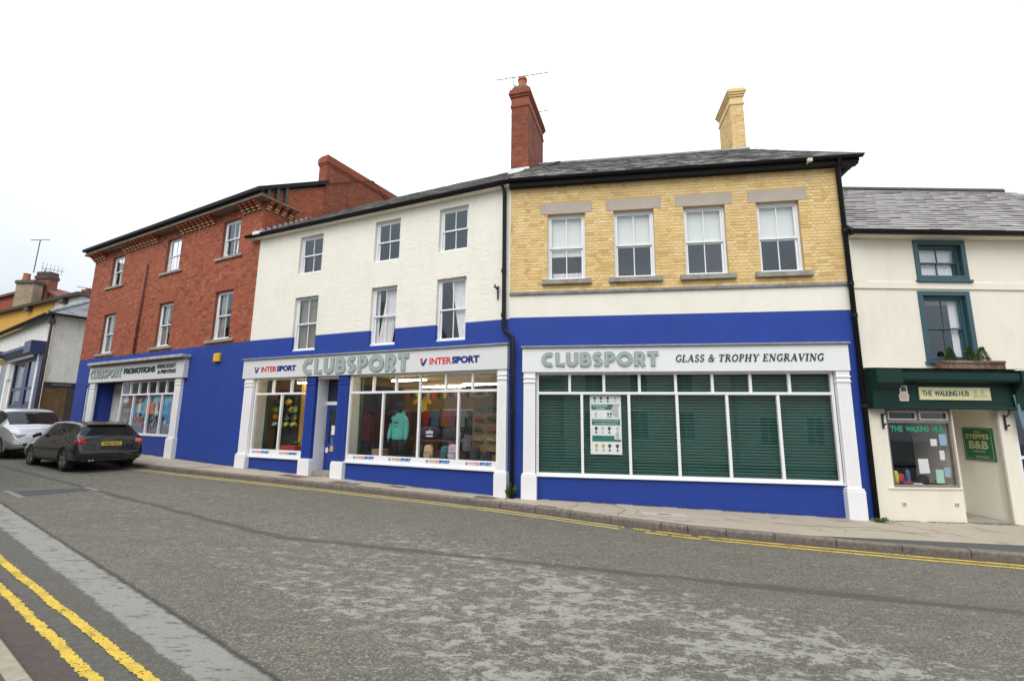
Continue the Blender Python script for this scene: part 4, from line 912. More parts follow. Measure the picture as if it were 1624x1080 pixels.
pilaster(yb, .37, .64, gl_('yellow', .5), 2.92, -.11); pilaster(yb, 6.95, 7.21, gl_('yellow', 7.1), 2.92, -.11, plinth=.6)
MB().box(.64, 6.96, .0, .1, -.4, .62).build('stall_riser', M['blue_wood'], yb)
gg = shop_glazing(yb, .65, 6.94, .62, 2.45, 2.93, [1.69, 2.73, 3.76, 4.8, 5.83], [1.42, 2.19, 2.97, 3.75, 4.52, 5.30, 6.08], .06, .0, base=.06)
MB().box(.6, 6.95, -.05, .0, .595, .622).build('window_ledge', M['white'], gg, bevel=.005)
nsl = 34; sl_me = None
for i in range(nsl):
    z0 = .66 + i * (2.9 - .66) / nsl; h = (2.9 - .66) / nsl
    if sl_me is None:
        m_ = MB(); m_.xprism([(.2, 0), (.165, .006), (.15, .012), (.15, h - .012), (.17, h - .004), (.2, h - .001)], .66, 6.93); sl_me = m_.data('slat', M['shutter'])
    o = bpy.data.objects.new('slat', sl_me); COL.objects.link(o); o.parent = gg; o.location = (0, 0, z0)
pipe(yb, [(7.42, -.22, 7.63), (7.44, -.08, 7.45), (7.44, -.08, -.1)], .05, M['black'], collars=[(7.44, -.08, 6.0), (7.44, -.08, 4.8), (7.44, -.08, 4.1), (7.44, -.08, 2.2)])
# trophy poster
po = thing('trophy_poster', 'tall white and green trophy catalogue poster taped inside the green backed window', 'poster', (*FR['yellow'][:2], 0), FR['yellow'][2])
pm = [plain('poster paper', (.78, .84, .84), .6, .03), plain('poster green', (.015, .16, .12), .6), plain('poster dark', (.04, .05, .06), .6), plain('poster gold', (.5, .38, .1), .5), plain('poster blue', (.03, .1, .25), .5), plain('poster grey', (.5, .54, .55), .5), plain('poster brown', (.13, .1, .09), .5)]
MB().box(1.87, 2.56, .085, .09, 1.1, 2.41).build('sheet', pm[0], po)
def pr(name, poly, m, d=.003): MB().prism(poly, .085 - d, .0845 - d + .002).build(name, pm[m], po)
R_ = lambda a, b, c, d: [(a, c), (b, c), (b, d), (a, d)]
pr('green_banner', R_(1.9, 2.38, 2.08, 2.2), 1); pr('green_banner', R_(1.91, 2.53, 1.74, 1.87), 1); pr('green_banner', R_(1.91, 2.4, 1.38, 1.51), 1); pr('brown_banner', R_(2.35, 2.54, 1.38, 1.43), 6, .004); pr('dark_banner', R_(2.27, 2.52, 2.17, 2.2), 2, .004)
pr('cup_photo', arc(2.5, 2.06, .16, .16, 90, 270, 10), 5, .005); pr('cup_photo', arc(2.5, 1.52, .08, .1, 90, 270, 8), 5, .005)
def trophy(x, z, s, m):
    pr('trophy', [(x - .2 * s, z), (x + .2 * s, z), (x + .2 * s, z + .14 * s), (x + .06 * s, z + .2 * s), (x + .05 * s, z + .45 * s), (x + .22 * s, z + .65 * s), (x + .24 * s, z + s), (x - .24 * s, z + s), (x - .22 * s, z + .65 * s), (x - .05 * s, z + .45 * s), (x - .06 * s, z + .2 * s), (x - .2 * s, z + .14 * s)], m)
for x, m in ((1.98, 4), (2.12, 4), (2.27, 2), (2.43, 5)): trophy(x, 2.25, .12, m)
for x, m in ((2.0, 3), (2.27, 2), (2.33, 2)): trophy(x, 1.91, .1, m)
for x, m in ((2.0, 2), (2.15, 5), (2.29, 2), (2.47, 5)): trophy(x, 1.56, .14, m)
for x, m in ((2.0, 3), (2.15, 3), (2.29, 2), (2.46, 2)): trophy(x, 1.17, .15, m)
text_into(po, 'TROPHIES AND', 1.93, 2.26, 2.145, 2.185, .082, pm[0]); text_into(po, 'AWARDS', 2.0, 2.2, 2.09, 2.13, .082, pm[0])
for zz, a, b in ((1.825, 1.93, 2.51), (1.765, 1.97, 2.47)): 
    for k in range(12): pr('text_block', R_(a + (b - a) * k / 12, a + (b - a) * (k + .8) / 12, zz, zz + .02), 5, .005)
# ======================= CREAM BUILDING (walking shop)
cb = bld('cream', 'rendered_building', 'cream rendered building with dark green shop fascia at the right edge')
CL = 8.5
ops = [(1.46, 2.6, 4.86, 5.82), (1.42, 2.54, 3.08, 4.67), (.42, 1.78, .58, 2.16), (1.8, 2.72, -.4, 2.16), (3.05, 6.5, -.4, 2.5)]
mb = MB(); wall_sheet(mb, 0.02, CL, -.4, 5.95, ops, depth=.16); mb.build('wall', M['cream2'], cb)
MB().box(.02, CL, -.03, .0, 4.71, 4.86).build('string_course', M['cream2'], cb, bevel=.006)
mb = MB(); mb.box(.02, .36, -.025, .0, 4.861, 5.83); mb.build('corner_pilaster', M['cream2'], cb, bevel=.006)
def casing(parent, u0, u1, z0, z1, curt):
    w = sash(parent, u0 + .1, u1 - .1, z0 + .08, z1 - .1, rec=.06, fr=M['teal'], fw=.06, curtain=curt, curtain_mat=M['curtain_w'], sub_sill=False, sw=.035)
    m_ = MB(); frame_boxes(m_, u0, u1, z0 + .06, z1, .1, -.025, .055); m_.box(u0 - .03, u1 + .03, -.07, .05, z0, z0 + .058); m_.build('casing', M['teal'], w, bevel=.006)
    return w
casing(cb, 1.46, 2.6, 4.86, 5.82, [(.05, .95, 0, 0)]); casing(cb, 1.42, 2.54, 3.08, 4.67, [(.75, .95, .0, 0)])
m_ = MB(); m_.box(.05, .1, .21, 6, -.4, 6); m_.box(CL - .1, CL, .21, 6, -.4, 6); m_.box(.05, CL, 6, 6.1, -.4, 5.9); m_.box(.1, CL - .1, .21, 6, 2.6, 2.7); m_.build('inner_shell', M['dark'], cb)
MB().box(.05, CL, -.22, .0, 5.84, 5.87).build('soffit', M['cream2'], cb)
gutter(cb, -.02, CL, -.28, 5.93, .07); MB().box(.0, CL, -.23, -.18, 5.871, 5.95).build('eaves_board', M['black'], cb)
rr = MB(); rr.face([(.0, -.25, 5.94), (11.6, -.25, 5.94), (7.6, 3.5, 8.80), (.0, 3.5, 8.80)]); rr.face([(0, 3.5, 8.80), (7.6, 3.5, 8.80), (11.6, 7.3, 5.94), (0, 7.3, 5.94)]); rf = rr.build('roof', M['slate2'], cb)
slates(rf, .0, 11.6, (-.3, 5.93), (3.5, 8.84), M['slate2'], 81, .27, .205, inside=lambda u, f: u < 11.5 - 3.9 * f, singles=300, smat=M['slate2s'], jit=.02, lift=.026)
for i in range(20): MB().tube([(.0 + i * .38, 3.5, 8.84), (i * .38 + .37, 3.5, 8.84)], .1, 8).build('ridge_tile', M['wood_dark'], rf)
# green fascia with consoles
gf = MB(); gf.box(.58, 3.0, -.12, .0, 2.2, 2.66); gf = gf.build('fascia', M['green'], cb)
MB().xprism([(-.0, 2.62), (-.32, 2.70), (-.34, 2.74), (-.34, 2.86), (-.30, 2.9), (0, 2.94)], .6, 2.98).build('cornice', M['green'], gf)
MB().box(.58, 3.0, -.17, .0, 2.145, 2.2).build('lower_moulding', M['green'], gf, bevel=.01)
for a, b in ((.06, .58), (3.0, 3.26)): MB().xprism([(0, 2.14), (-.17, 2.14), (-.2, 2.5), (-.36, 2.66), (-.36, 2.93), (0, 2.95)], a, b).build('console', M['green'], gf)
mb = MB(); mb.face([(.05, -.37, 2.955), (3.27, -.37, 2.955), (3.27, 0, 2.99), (.05, 0, 2.99)]); mb.build('lead_flashing', M['lead'], gf)
sg_ = MB().box(1.05, 2.52, -.15, -.121, 2.33, 2.59).build('name_board', plain('pale yellow board', (.66, .63, .36), .5), gf, bevel=.004)
text_into(sg_, 'THE', 1.11, 1.31, 2.41, 2.52, -.15, M['ltr_green']); text_into(sg_, 'WALKING', 1.36, 1.83, 2.41, 2.52, -.15, plain('green lettering', (.01, .12, .06), .5), bold=.02); text_into(sg_, 'HUB', 1.87, 2.07, 2.41, 2.52, -.15, M['ltr_green'])
bt = MB()
for cx_, s_ in ((2.22, 1), (2.37, 1.05)):
    bt.prism([(cx_ - .06, 2.38), (cx_ + .07, 2.38), (cx_ + .08, 2.43), (cx_ + .02, 2.45), (cx_ + .01, 2.54 * 1.0), (cx_ - .05, 2.54)], -.153, -.1505)
bt.build('boot_logo', plain('boot print', (.45, .48, .28), .5), sg_)
pq = MB(); pq.prism([(.64, 2.30), (.82, 2.30), (.84, 2.42), (.82, 2.46), (.82, 2.62), (.66, 2.62), (.66, 2.46), (.63, 2.42)], -.14, -.121); pq = pq.build('award_plaque', plain('plaque cream', (.62, .58, .5), .5), gf)
MB().prism([(.69, 2.5), (.79, 2.5), (.79, 2.57), (.74, 2.605), (.69, 2.57)], -.146, -.1405).build('plaque_emblem', plain('plaque brown', (.08, .06, .07), .5), pq)
for zz in (2.34, 2.38, 2.42): MB().box(.66, .81, -.143, -.1405, zz, zz + .02).build('plaque_line', plain('plaque print', (.45, .33, .25), .5), pq)
# shop window
wn_ = MB(); frame_boxes(wn_, .42, 1.78, .58, 2.15, .05, .03, .1); wn_.box(.47, 1.73, .025, .1, 1.86, 1.92); wn_.box(1.07, 1.12, .03, .1, 1.92, 2.1)
wn_ = wn_.build('shop_window', plain('bare timber frame', (.22, .19, .17), .6, .2, 9), cb, bevel=.004)
q = MB(); frame_boxes(q, .48, 1.06, 1.925, 2.1, .02, .015, .05); frame_boxes(q, 1.13, 1.72, 1.925, 2.1, .02, .015, .05); q.build('fanlight_frame', M['fascia'], wn_)
pane(wn_, .47, 1.73, .63, 1.86, .06, M['shopglass']); pane(wn_, .48, 1.06, 1.93, 2.1, .06, M['shopglass']); pane(wn_, 1.13, 1.72, 1.93, 2.1, .06, M['shopglass'])
gtx = plain('green vinyl', (.03, .3, .17), .5)
text_into(wn_, 'THE', .52, .78, 1.68, 1.8, .055, gtx, bold=.04, ext=.003); text_into(wn_, 'WALKING', .84, 1.32, 1.68, 1.8, .055, gtx, bold=.05, ext=.003); text_into(wn_, 'HUB', 1.4, 1.62, 1.68, 1.8, .055, gtx, bold=.04, ext=.003)
MB().box(.3, 1.79, -.02, .0, .55, .58).build('window_ledge', M['cream2'], wn_)
paper = plain('white paper', (.72, .74, .76), .8, .03); pb_ = plain('pale blue print', (.3, .45, .6), .7); pg_ = plain('pale green print', (.35, .6, .5), .7)
def notice(a, b, c, d, m, label, d0=.075):
    x, y, _ = wpt('cream', (a + b) / 2, d0, 0)
    o = MB().box(-(b - a) / 2, (b - a) / 2, 0, .003, c, d).build('paper_notice', m, None, loc=(x, y, 0), rot=(0, U(-.03, .03), FR['cream'][2])); tag(o, label, 'notice', 'notices in the walking shop window')
notice(1.06, 1.27, .85, 1.14, paper, 'large white notice hanging in middle of the walking shop window'); notice(1.53, 1.68, 1.41, 1.64, pb_, 'pale blue poster top right in the walking shop window')
notice(1.33, 1.46, 1.4, 1.54, paper, 'small white notice left of the pale blue poster'); notice(1.51, 1.61, 1.12, 1.31, paper, 'narrow white leaflet below the pale blue poster'); notice(1.35, 1.51, .66, .93, pg_, 'pale green poster at the bottom of the walking shop window'); notice(1.55, 1.67, .78, .97, pb_, 'small pale notice right of the pale green poster')
# window display on a low shelf
MB().box(.44, 1.78, .14, .7, .45, .6).build('display_shelf', M['wood_dark'], cb)
def lump(name, label, cat, u, d, z, rx, ry, rz, c, e=.7):
    o = MB().sqbox((0, 0, rz), rx, ry, rz, e, 14, 8).build(name, plain(name + ' ' + cat + str(round(u, 2)), c, .7, .2, 20), None, smooth=True, loc=wpt('cream', u, d, z), rot=(0, 0, U(-.4, .4))); return tag(o, label, cat)
lump('rucksack', 'dark navy rucksack at left of the walking shop display', 'rucksack', .58, .36, .601, .14, .1, .17, (.02, .025, .05)); lump('woolly_hat', 'red woolly hat in the walking shop display', 'hat', .86, .4, .601, .09, .09, .11, (.4, .03, .04))
lump('water_bottle', 'blue water bottle in the walking shop display', 'bottle', 1.05, .4, .601, .045, .045, .15, (.08, .15, .3)); lump('walking_boot', 'dark walking boot behind the display edge', 'boot', 1.27, .3, .601, .13, .08, .1, (.03, .025, .03))
lump('sock_pack', 'yellow sock pack beside the navy rucksack', 'socks', .72, .3, .601, .05, .04, .14, (.6, .5, .05)); lump('fleece_roll', 'maroon folded fleece in front of red hat', 'fleece', .9, .24, .601, .1, .06, .04, (.2, .03, .07)); lump('green_pack', 'bright green packet at right of the walking shop display', 'packet', 1.62, .3, .601, .1, .05, .06, (.03, .4, .08)); lump('map_stack', 'pale stack of folded maps at the display front', 'maps', 1.08, .22, .601, .09, .05, .02, (.6, .6, .55), .3)
# alcove
mb = MB(); mb.box(2.72, 2.76, .0, 1.0, -.4, 2.2); mb.box(1.76, 1.8, .16, 1.0, -.4, 2.2); mb.box(1.8, 2.72, 0.0, 1.0, 2.161, 2.2); mb.build('porch_side', M['cream2'], cb)
MB().box(1.8, 2.72, .0, 1.0, -.4, gl_('cream', 2.3) + .04).build('porch_floor', M['stone'], cb)
dr = MB(); frame_boxes(dr, 1.8, 2.72, -.05, 2.16, .08, .95, 1.0); dr.box(1.88, 2.64, .97, .99, -.05, 2.08); dr.build('shop_door', M['white'], cb)
bs = MB().box(2.695, 2.72, .12, .78, 1.09, 1.77).build('guest_house_sign', plain('green sign board', (.01, .13, .055), .4), None, loc=(*FR['cream'][:2], 0), rot=(0, 0, FR['cream'][2]))
tag(bs, 'dark green bed and breakfast sign on the porch side wall', 'sign')
gold = plain('sign gold', (.5, .5, .25), .5)
for s_, a, b, c, d in (('THE', -.52, -.38, 1.67, 1.705), ('STEPPES', -.70, -.20, 1.54, 1.645), ('B&B', -.65, -.24, 1.33, 1.5)): text_into(bs, s_, a, b, c, d, 2.694, gold, axis='y', bold=.03)
for zz, a, b in ((1.27, .32, .6), (1.16, .25, .55)):
    for k in range(5): MB().box(2.69, 2.694, a + (b - a) * k / 5, a + (b - a) * (k + .75) / 5, zz, zz + .02).build('sign_line', gold, bs)
q = MB()
for a, b, c, d in ((.15, .75, 1.735, 1.74), (.15, .75, 1.12, 1.125), (.15, .155, 1.12, 1.74), (.745, .75, 1.12, 1.74)): q.box(2.691, 2.6945, a, b, c, d)
q.build('sign_border', gold, bs)
# wall things
for u in (.575, 1.635):
    q = MB(); q.box(u - .05, u + .05, -.008, -.001, .21, .3)
    o = q.build('air_brick', M['cream2'], cb)
    for k in range(3): MB().box(u - .035 + k * .028, u - .02 + k * .028, -.0095, -.0085, .225, .285).build('vent_slot', M['dark'], o)
for u, lab in ((.33, 'black iron lamp bracket left of the walking shop window'), (2.86, 'black iron lamp bracket right of the shop porch')):
    q = MB(); q.tube([(0, -.02, 1.98), (0, -.12, 2.06), (0, -.14, 2.2)], .014); q.tube([(0, -.02, 2.05), (0, -.02, 1.74)], .02); q.tube([(0, -.02, 1.80), (0, -.1, 1.84)], .018)
    tag(q.build('lamp_bracket', M['iron'], None, loc=wpt('cream', u, 0, 0), rot=(0, 0, FR['cream'][2])), lab, 'bracket')
# neighbouring shopfront at the frame edge
q = MB(); q.box(3.12, 6.4, .02, .1, 1.16, 1.22); q.box(3.06, 3.12, .02, .1, .35, 2.45); q.box(4.2, 4.28, .02, .1, .35, 2.45); q.box(3.06, 6.4, .02, .1, .3, .38); q = q.build('shop_window', M['white'], cb); pane(q, 3.12, 4.2, .38, 1.16, .06); pane(q, 3.12, 4.2, 1.22, 2.45, .06)
MB().box(3.06, 6.5, .02, .12, -.4, .3).build('stall_riser', plain('navy paint', (.02, .04, .1), .4), cb)
MB().box(3.3, 6.5, -.2, .0, 2.52, 2.72).build('awning_box', plain('slate blue paint', (.1, .15, .18), .5), cb)
aw = MB(); pts = []
for k in range(9):
    f = k / 8; aw_z = 2.45 - .75 * f
    pts.append([(2.98 + .36 * i / 14 + .05 * f * (1 - i / 14), -.14 - .1 * math.sin(i * 1.1) * .25 - .04 * f, aw_z + .06 * i / 14) for i in range(15)])
aw.loft(pts, False, False); aw = aw.build('hanging_cloth', plain('blue grey cloth', (.16, .23, .28), .85), None, smooth=True, loc=(*FR['cream'][:2], 0), rot=(0, 0, FR['cream'][2])); tag(aw, 'blue grey folded awning cloth hanging at the right edge', 'cloth'); sm = aw.modifiers.new('thick', 'SOLIDIFY'); sm.thickness = .01
# window box with three dwarf conifers
bx = MB(); z0 = 2.957
bx.box(0, 1.32, -.14, .0, z0, z0 + .17); bx.box(.0, 1.32, -.16, -.141, z0 + .12, z0 + .175)
tag(bx.build('window_box', plain('peeling brown timber', (.13, .06, .035), .85, .4, 14, .4, 50, dirt=.9, dirtc=(.4, .36, .33)), None, bevel=.006, loc=wpt('cream', 1.48, -.13, 0), rot=(0, 0, FR['cream'][2])), 'peeling brown timber window box on the green fascia', 'planter')
def conifer(loc, h, r0, label, seed):
    t = thing('dwarf_conifer', label, 'shrub', loc, 0, 'dwarf conifers in the window box'); r = random.Random(seed)
    MB().tube([(0, 0, 0), (0, 0, h * .9)], [.012, .003], 6).build('stem', M['wood_dark'], t)
    m_ = MB()
    for _ in range(900):
        f = r.random() ** 1.3; z = f * h; rr_ = r0 * (1 - f) ** .8 * r.uniform(.55, 1.1) + .008; a = r.uniform(0, 6.283); s = r.uniform(.012, .028)
        c = Vector((rr_ * math.cos(a), rr_ * math.sin(a), z + .02)); d = Vector((math.cos(a + r.uniform(-.6, .6)), math.sin(a + r.uniform(-.6, .6)), r.uniform(.3, 1.2))).normalized(); e = d.cross(Vector((r.uniform(-1, 1), r.uniform(-1, 1), r.uniform(-1, 1)))).normalized()
        m_.face([c - e * s * .35, c + e * s * .35, c + d * s * 1.6], 0, r.random())
    m_.build('foliage', LEAF, t)
LEAF = brickmat('conifer foliage', [(.02, .05, .012), (.06, .12, .02), (.10, .17, .03), (.04, .08, .018)], dirt=.1)
conifer(wpt('cream', 1.75, -.2, z0 + .16), .27, .09, 'leftmost of the three dwarf conifers in the window box', 1); conifer(wpt('cream', 2.16, -.2, z0 + .16), .28, .1, 'middle of the three dwarf conifers in the window box', 2); conifer(wpt('cream', 2.42, -.2, z0 + .16), .28, .1, 'rightmost of the three dwarf conifers in the window box', 3)
# dirt and moss gathered where the walls meet the pavement
for k_, (a_, b_) in {'red': (5.5, 12.1), 'white': (.1, 9.0), 'yellow': (.05, 7.4), 'cream': (.1, 3.0)}.items():
    for i_ in range(int((b_ - a_) / .9)):
        p_ = wpt(k_, a_ + i_ * .9, -.035, 0)[:2]; q_ = wpt(k_, a_ + i_ * .9 + U(.5, .9), -.035, 0)[:2]
        ribbon('dirt_line', [p_, q_], U(.04, .11), M['basedirt'], pavement, .0025 + .0004 * (i_ % 3), .75, .03, zf=gz, wobble=.006, seed=300 + i_)
# ------------------------------------------------------------------ inside the lit sports shop
Wz = lambda u, d, z: wpt('white', u, d, z); WA = FR['white'][2]
carpet = plain('shop carpet', (.05, .05, .05), .95)
mb = MB(); mb.box(.15, 8.9, .12, 7.4, .25, .3); mb.build('shop_floor', carpet, wb)
mb = MB(); mb.box(.1, 8.93, .12, 7.4, 3.02, 3.06); mb.build('shop_ceiling', plain('shop ceiling', (.45, .36, .18), .9), wb)
warm = plain('warm shop wall', (.19, .13, .055), .9)
mb = MB(); mb.box(.12, .16, .12, 7.4, .3, 3.02); mb.box(8.87, 8.91, .12, 7.4, .3, 3.02); mb.box(.1, 8.93, 6.2, 6.24, .3, 3.02); mb.build('shop_wall', warm, wb)
mb = MB(); mb.box(.44, .47, .1, .42, .86, 2.98); mb.box(8.78, 8.81, .1, .3, .82, 2.98); mb.box(4.18, 4.22, .1, .45, .82, 2.98); mb.build('window_side_panel', plain('pale side panel', (.62, .63, .58), .6), wb)
mb = MB(); mb.box(.3, .5, .42, .52, .86, 2.98); mb.box(8.6, 8.8, .3, .38, .82, 2.98); mb.box(4.16, 4.26, .45, .53, .82, 2.98); mb.build('window_side_post', plain('dark green post', (.02, .09, .07), .6), wb)
MB().box(.3, 2.66, .11, 1.0, .31, .86).build('display_plinth', plain('plinth', (.12, .1, .08), .8), wb); MB().box(4.26, 8.75, .11, .95, .31, .82).build('display_plinth', plain('plinth grey', (.1, .09, .09), .8), wb)
MB().box(1.3, 2.95, 1.0, 1.05, .3, 2.95).build('partition', plain('ochre partition', (.45, .29, .06), .8), wb); MB().box(2.92, 3.02, .44, 2.2, .3, 3.0).build('lobby_side', warm, wb); MB().box(3.9, 4.0, .44, 2.2, .3, 3.0).build('lobby_side', warm, wb)
tube = emit('fluorescent tube', (1, .84, .55), 30)
def lamp(u0, u1, d, z, label):
    t = thing('tube_light', label, 'ceiling light', Wz(u0, d, 0), WA, 'fluorescent lights in the sports shop')
    MB().box(0, u1 - u0, -.06, .06, z + .03, z + .09).build('housing', M['white'], t); MB().tube([(0, 0, z), (u1 - u0, 0, z)], .022, 8).build('tube', tube, t)
lamp(4.87, 6.42, 2.5, 2.83, 'long lit tube light behind the middle panes of the sports shop'); lamp(6.45, 7.7, 2.3, 2.86, 'lit tube light behind the right hand panes of the sports shop'); lamp(4.3, 5.5, 3.9, 2.8, 'lit tube light deepest in the sports shop'); lamp(.6, 1.8, 2.4, 2.84, 'lit tube light above the ball display'); lamp(2.2, 3.6, 4.6, 2.84, 'lit tube light deep behind the shop door'); lamp(1.4, 2.6, .75, 2.9, 'added tube light brightening the left window display'); lamp(4.7, 5.9, 1.2, 2.93, 'added tube light brightening the mannequin')  # left window and mannequin tubes are added to brighten the displays
# mannequin in teal hoodie
t = thing('mannequin', 'mannequin in teal hooded sweatshirt and black trousers in the shop window', 'mannequin', Wz(5.34, .8, .82), WA)
teal = plain('teal sweatshirt', (.10, .48, .42), .85, .08, 12, .3, 40); mblack = plain('black cloth', (.012, .012, .014), .9); mface = plain('dark blue plastic', (.03, .06, .1), .35)
def ring(z, rx, ry, cx=0, cy=0, n=16): return [(cx + rx * math.cos(k * 6.283 / n), cy + ry * math.sin(k * 6.283 / n), z) for k in range(n)]
MB().loft([ring(.44, .19, .12), ring(.47, .215, .135), ring(.6, .215, .135), ring(.8, .215, .13), ring(.98, .225, .125), ring(1.07, .2, .11), ring(1.13, .12, .09), ring(1.17, .09, .08)]).build('sweatshirt', teal, t, smooth=True)
for s in (-1, 1): MB().tube([(s * .13, 0, 1.06), (s * .2, 0, 1.0), (s * .25, 0, .85), (s * .275, -.02, .68), (s * .28, -.05, .5), (s * .28, -.06, .45)], [.07, .075, .07, .062, .052, .045], 12).build('sleeve', teal, t, smooth=True); MB().ell((s * .28, -.07, .4), .03, .035, .06).build('hand', mface, t, smooth=True); MB().tube([(s * .09, 0, .46), (s * .1, 0, .2), (s * .1, 0, .02)], [.11, .09, .07], 12).build('trouser_leg', mblack, t, smooth=True)
MB().sqbox((0, .07, 1.13), .14, .07, .09, .8).build('hood', teal, t, smooth=True)
h = MB(); h.loft([ring(1.12, .055, .055), ring(1.2, .055, .06), ring(1.24, .075, .09), ring(1.31, .085, .1), ring(1.38, .08, .095), ring(1.42, .04, .05)]); h.ell((0, -.105, 1.29), .016, .025, .028); h.build('head', mface, t, smooth=True)
MB().loft([ring(1.345, .09, .105), ring(1.41, .08, .09), ring(1.45, .03, .04)]).build('cap', plain('navy cap', (.02, .04, .09), .8), t, smooth=True); MB().sqbox((0, -.12, 1.35), .07, .07, .008).build('cap_peak', plain('navy peak', (.02, .035, .08), .8), t)
lg = MB(); stroke(lg, arc(0, .96, .075, .05, 200, 340, 8), .018, -.139, -.136); stroke(lg, arc(0, .86, .075, .05, 20, 160, 8), .018, -.139, -.136)
lg.box(-.07, .07, -.137, -.134, .80, .815); lg.build('chest_logo', mblack, t)
def backpack(label, u, d, z, s, c1, c2, rz=0):
    t = thing('backpack', label, 'backpack', Wz(u, d, z), WA + rz); k = label[:20]
    MB().sqbox((0, 0, .21 * s), .15 * s, .09 * s, .21 * s, .6).build('main_compartment', plain('pack ' + k, c1, .8, .45, 18), t, smooth=True); MB().sqbox((0, -.09 * s, .13 * s), .12 * s, .04 * s, .11 * s, .6).build('front_pocket', plain('pocket ' + k, c2, .8, .3, 22), t, smooth=True)
    MB().tube([(-.04 * s, 0, .41 * s), (0, 0, .46 * s), (.04 * s, 0, .41 * s)], .01, 6).build('handle', mblack, t); MB().box(-.13 * s, .13 * s, -.134 * s, -.128 * s, .2 * s, .212 * s).build('zip', mblack, t)
backpack('tan and black backpack at the bottom of the sports shop window', 6.58, .45, .82, .85, (.50, .36, .2), (.46, .33, .18)); backpack('pale pink patterned backpack right of the tan backpack', 7.32, .45, .82, .95, (.38, .32, .35), (.42, .38, .42)); backpack('dark teal backpack standing between tan and patterned backpacks', 6.98, .6, .82, .8, (.03, .12, .13), (.03, .08, .1))
backpack('black backpack left of the tan backpack', 6.2, .6, .82, .8, (.02, .02, .03), (.03, .03, .045)); backpack('black backpack at the right end of the window display', 7.85, .6, .82, .85, (.02, .02, .022), (.03, .03, .03))
MB().box(5.95, 7.65, .7, 1.05, 1.26, 1.29).build('display_shelf', M['wood_dark'], wb)
for u, lab, mk in ((6.32, 'navy holdall with white logo on the shop window shelf', 1), (7.05, 'black holdall with red and white stripe on the shelf', 2)):
    t = thing('holdall', lab, 'bag', Wz(u, .85, 1.291), WA); MB().sqbox((0, 0, .17), .32, .14, .17, .7).build('bag_body', plain('holdall ' + str(mk), (.015, .018, .05) if mk == 1 else (.015, .015, .018), .7), t, smooth=True)
    q = MB()
    if mk == 1: q.prism([(-.02, .16), (.2, .16), (.2, .23), (.14, .23), (.1, .27), (.06, .23), (-.02, .23)], -.15, -.138); q.prism([(-.02, .08), (.2, .08), (.18, .12), (0, .12)], -.15, -.13)
    else: q.prism([(.24, .06), (.28, .06), (.29, .2), (.22, .32), (.19, .31), (.25, .2)], -.145, -.1)
    q.build('printed_mark', M['curtain_w'], t)
# shoe wall on the right
t = thing('shoe_rack', 'slatted shoe wall with ledges at the right of the sports shop', 'shoe rack', Wz(7.35, 1.35, .3), WA)
MB().box(0, .85, 0, .03, 0, 2.2).build('back_board', plain('ochre board', (.3, .2, .07), .7), t)
shoe_cols = [(.3, .1, .05), (.05, .05, .06), (.35, .3, .28), (.03, .18, .1), (.4, .06, .06), (.3, .2, .12)]
shoe_m = [plain('shoe %d' % i, c, .6, .25, 30) for i, c in enumerate(shoe_cols)]
sh = MB(); sh.loft([[(x, y * w_, z * h_) for y, z in ((-1, 0), (1, 0), (1, .5), (.6, 1), (-.6, 1), (-1, .5))] for x, w_, h_ in ((-.13, .02, .05), (-.11, .036, .1), (-.04, .038, .1), (.0, .036, .075), (.07, .042, .055), (.12, .03, .035), (.135, .012, .02))])
for i in range(6):
    zz = .42 + i * .27; MB().box(.04, .8, -.13, -.001, zz, zz + .012).build('ledge', M['glass'], t)
    for j in range(2):
        o = sh.build('trainer', shoe_m[(i * 2 + j * 3 + i // 2) % 6], None, smooth=True, loc=Wz(7.35 + .22 + .4 * j, 1.28, .3 + zz + .0125), rot=(0, 0, WA + U(-.1, .1)))
        tag(o, ['bottom', 'second lowest', 'third lowest', 'third highest', 'second highest', 'top'][i] + ' row ' + ['left', 'right'][j] + ' trainer on the sports shop shoe wall', 'shoe', 'trainers on the shoe wall')
# rails of dark clothing and hanging pennants
gm = MB(); gm.loft([[(x * w_, y, z) for x, y in ((-1, -.025), (1, -.025), (1, .025), (-1, .025))] for z, w_ in ((0, .21), (.55, .2), (.72, .23), (.8, .07))])
cols = [(.02, .02, .03), (.1, .02, .03), (.03, .03, .05), (.05, .04, .04), (.02, .03, .08), (.08, .02, .02)]; gmat = [plain('garment %d' % i, c, .9, .2, 10) for i, c in enumerate(cols)]
gme = gm.data('garment', gmat[0]); gmes = []
for mt in gmat: e_ = gme.copy(); e_.materials.clear(); e_.materials.append(mt); gmes.append(e_)
ORD = ['first', 'second', 'third', 'fourth', 'fifth', 'sixth', 'seventh', 'eighth', 'ninth', 'tenth', 'eleventh', 'twelfth', 'thirteenth', 'fourteenth', 'fifteenth', 'sixteenth']
def garments(u0, u1, d, z, n, lab, rz=1.2):
    for i in range(n):
        o = bpy.data.objects.new('garment', gmes[random.randrange(6)]); COL.objects.link(o); o.location = Wz(u0 + (u1 - u0) * i / max(1, n - 1), d, z); o.rotation_euler = (0, 0, WA + rz + U(-.1, .1)); tag(o, '%s of the %s' % (ORD[i], lab), 'clothing', lab)
garments(4.45, 5.0, 1.5, 1.25, 8, 'dark garments hung on the rail left of the mannequin'); garments(5.7, 7.2, 2.6, 1.3, 14, 'dark garments hung on the rail behind the holdalls'); garments(3.7, 5.0, 3.2, 1.3, 12, 'dark garments on the deep rail behind the mannequin'); garments(4.5, 5.1, 1.5, .45, 8, 'dark garments on the low rail left of the mannequin')
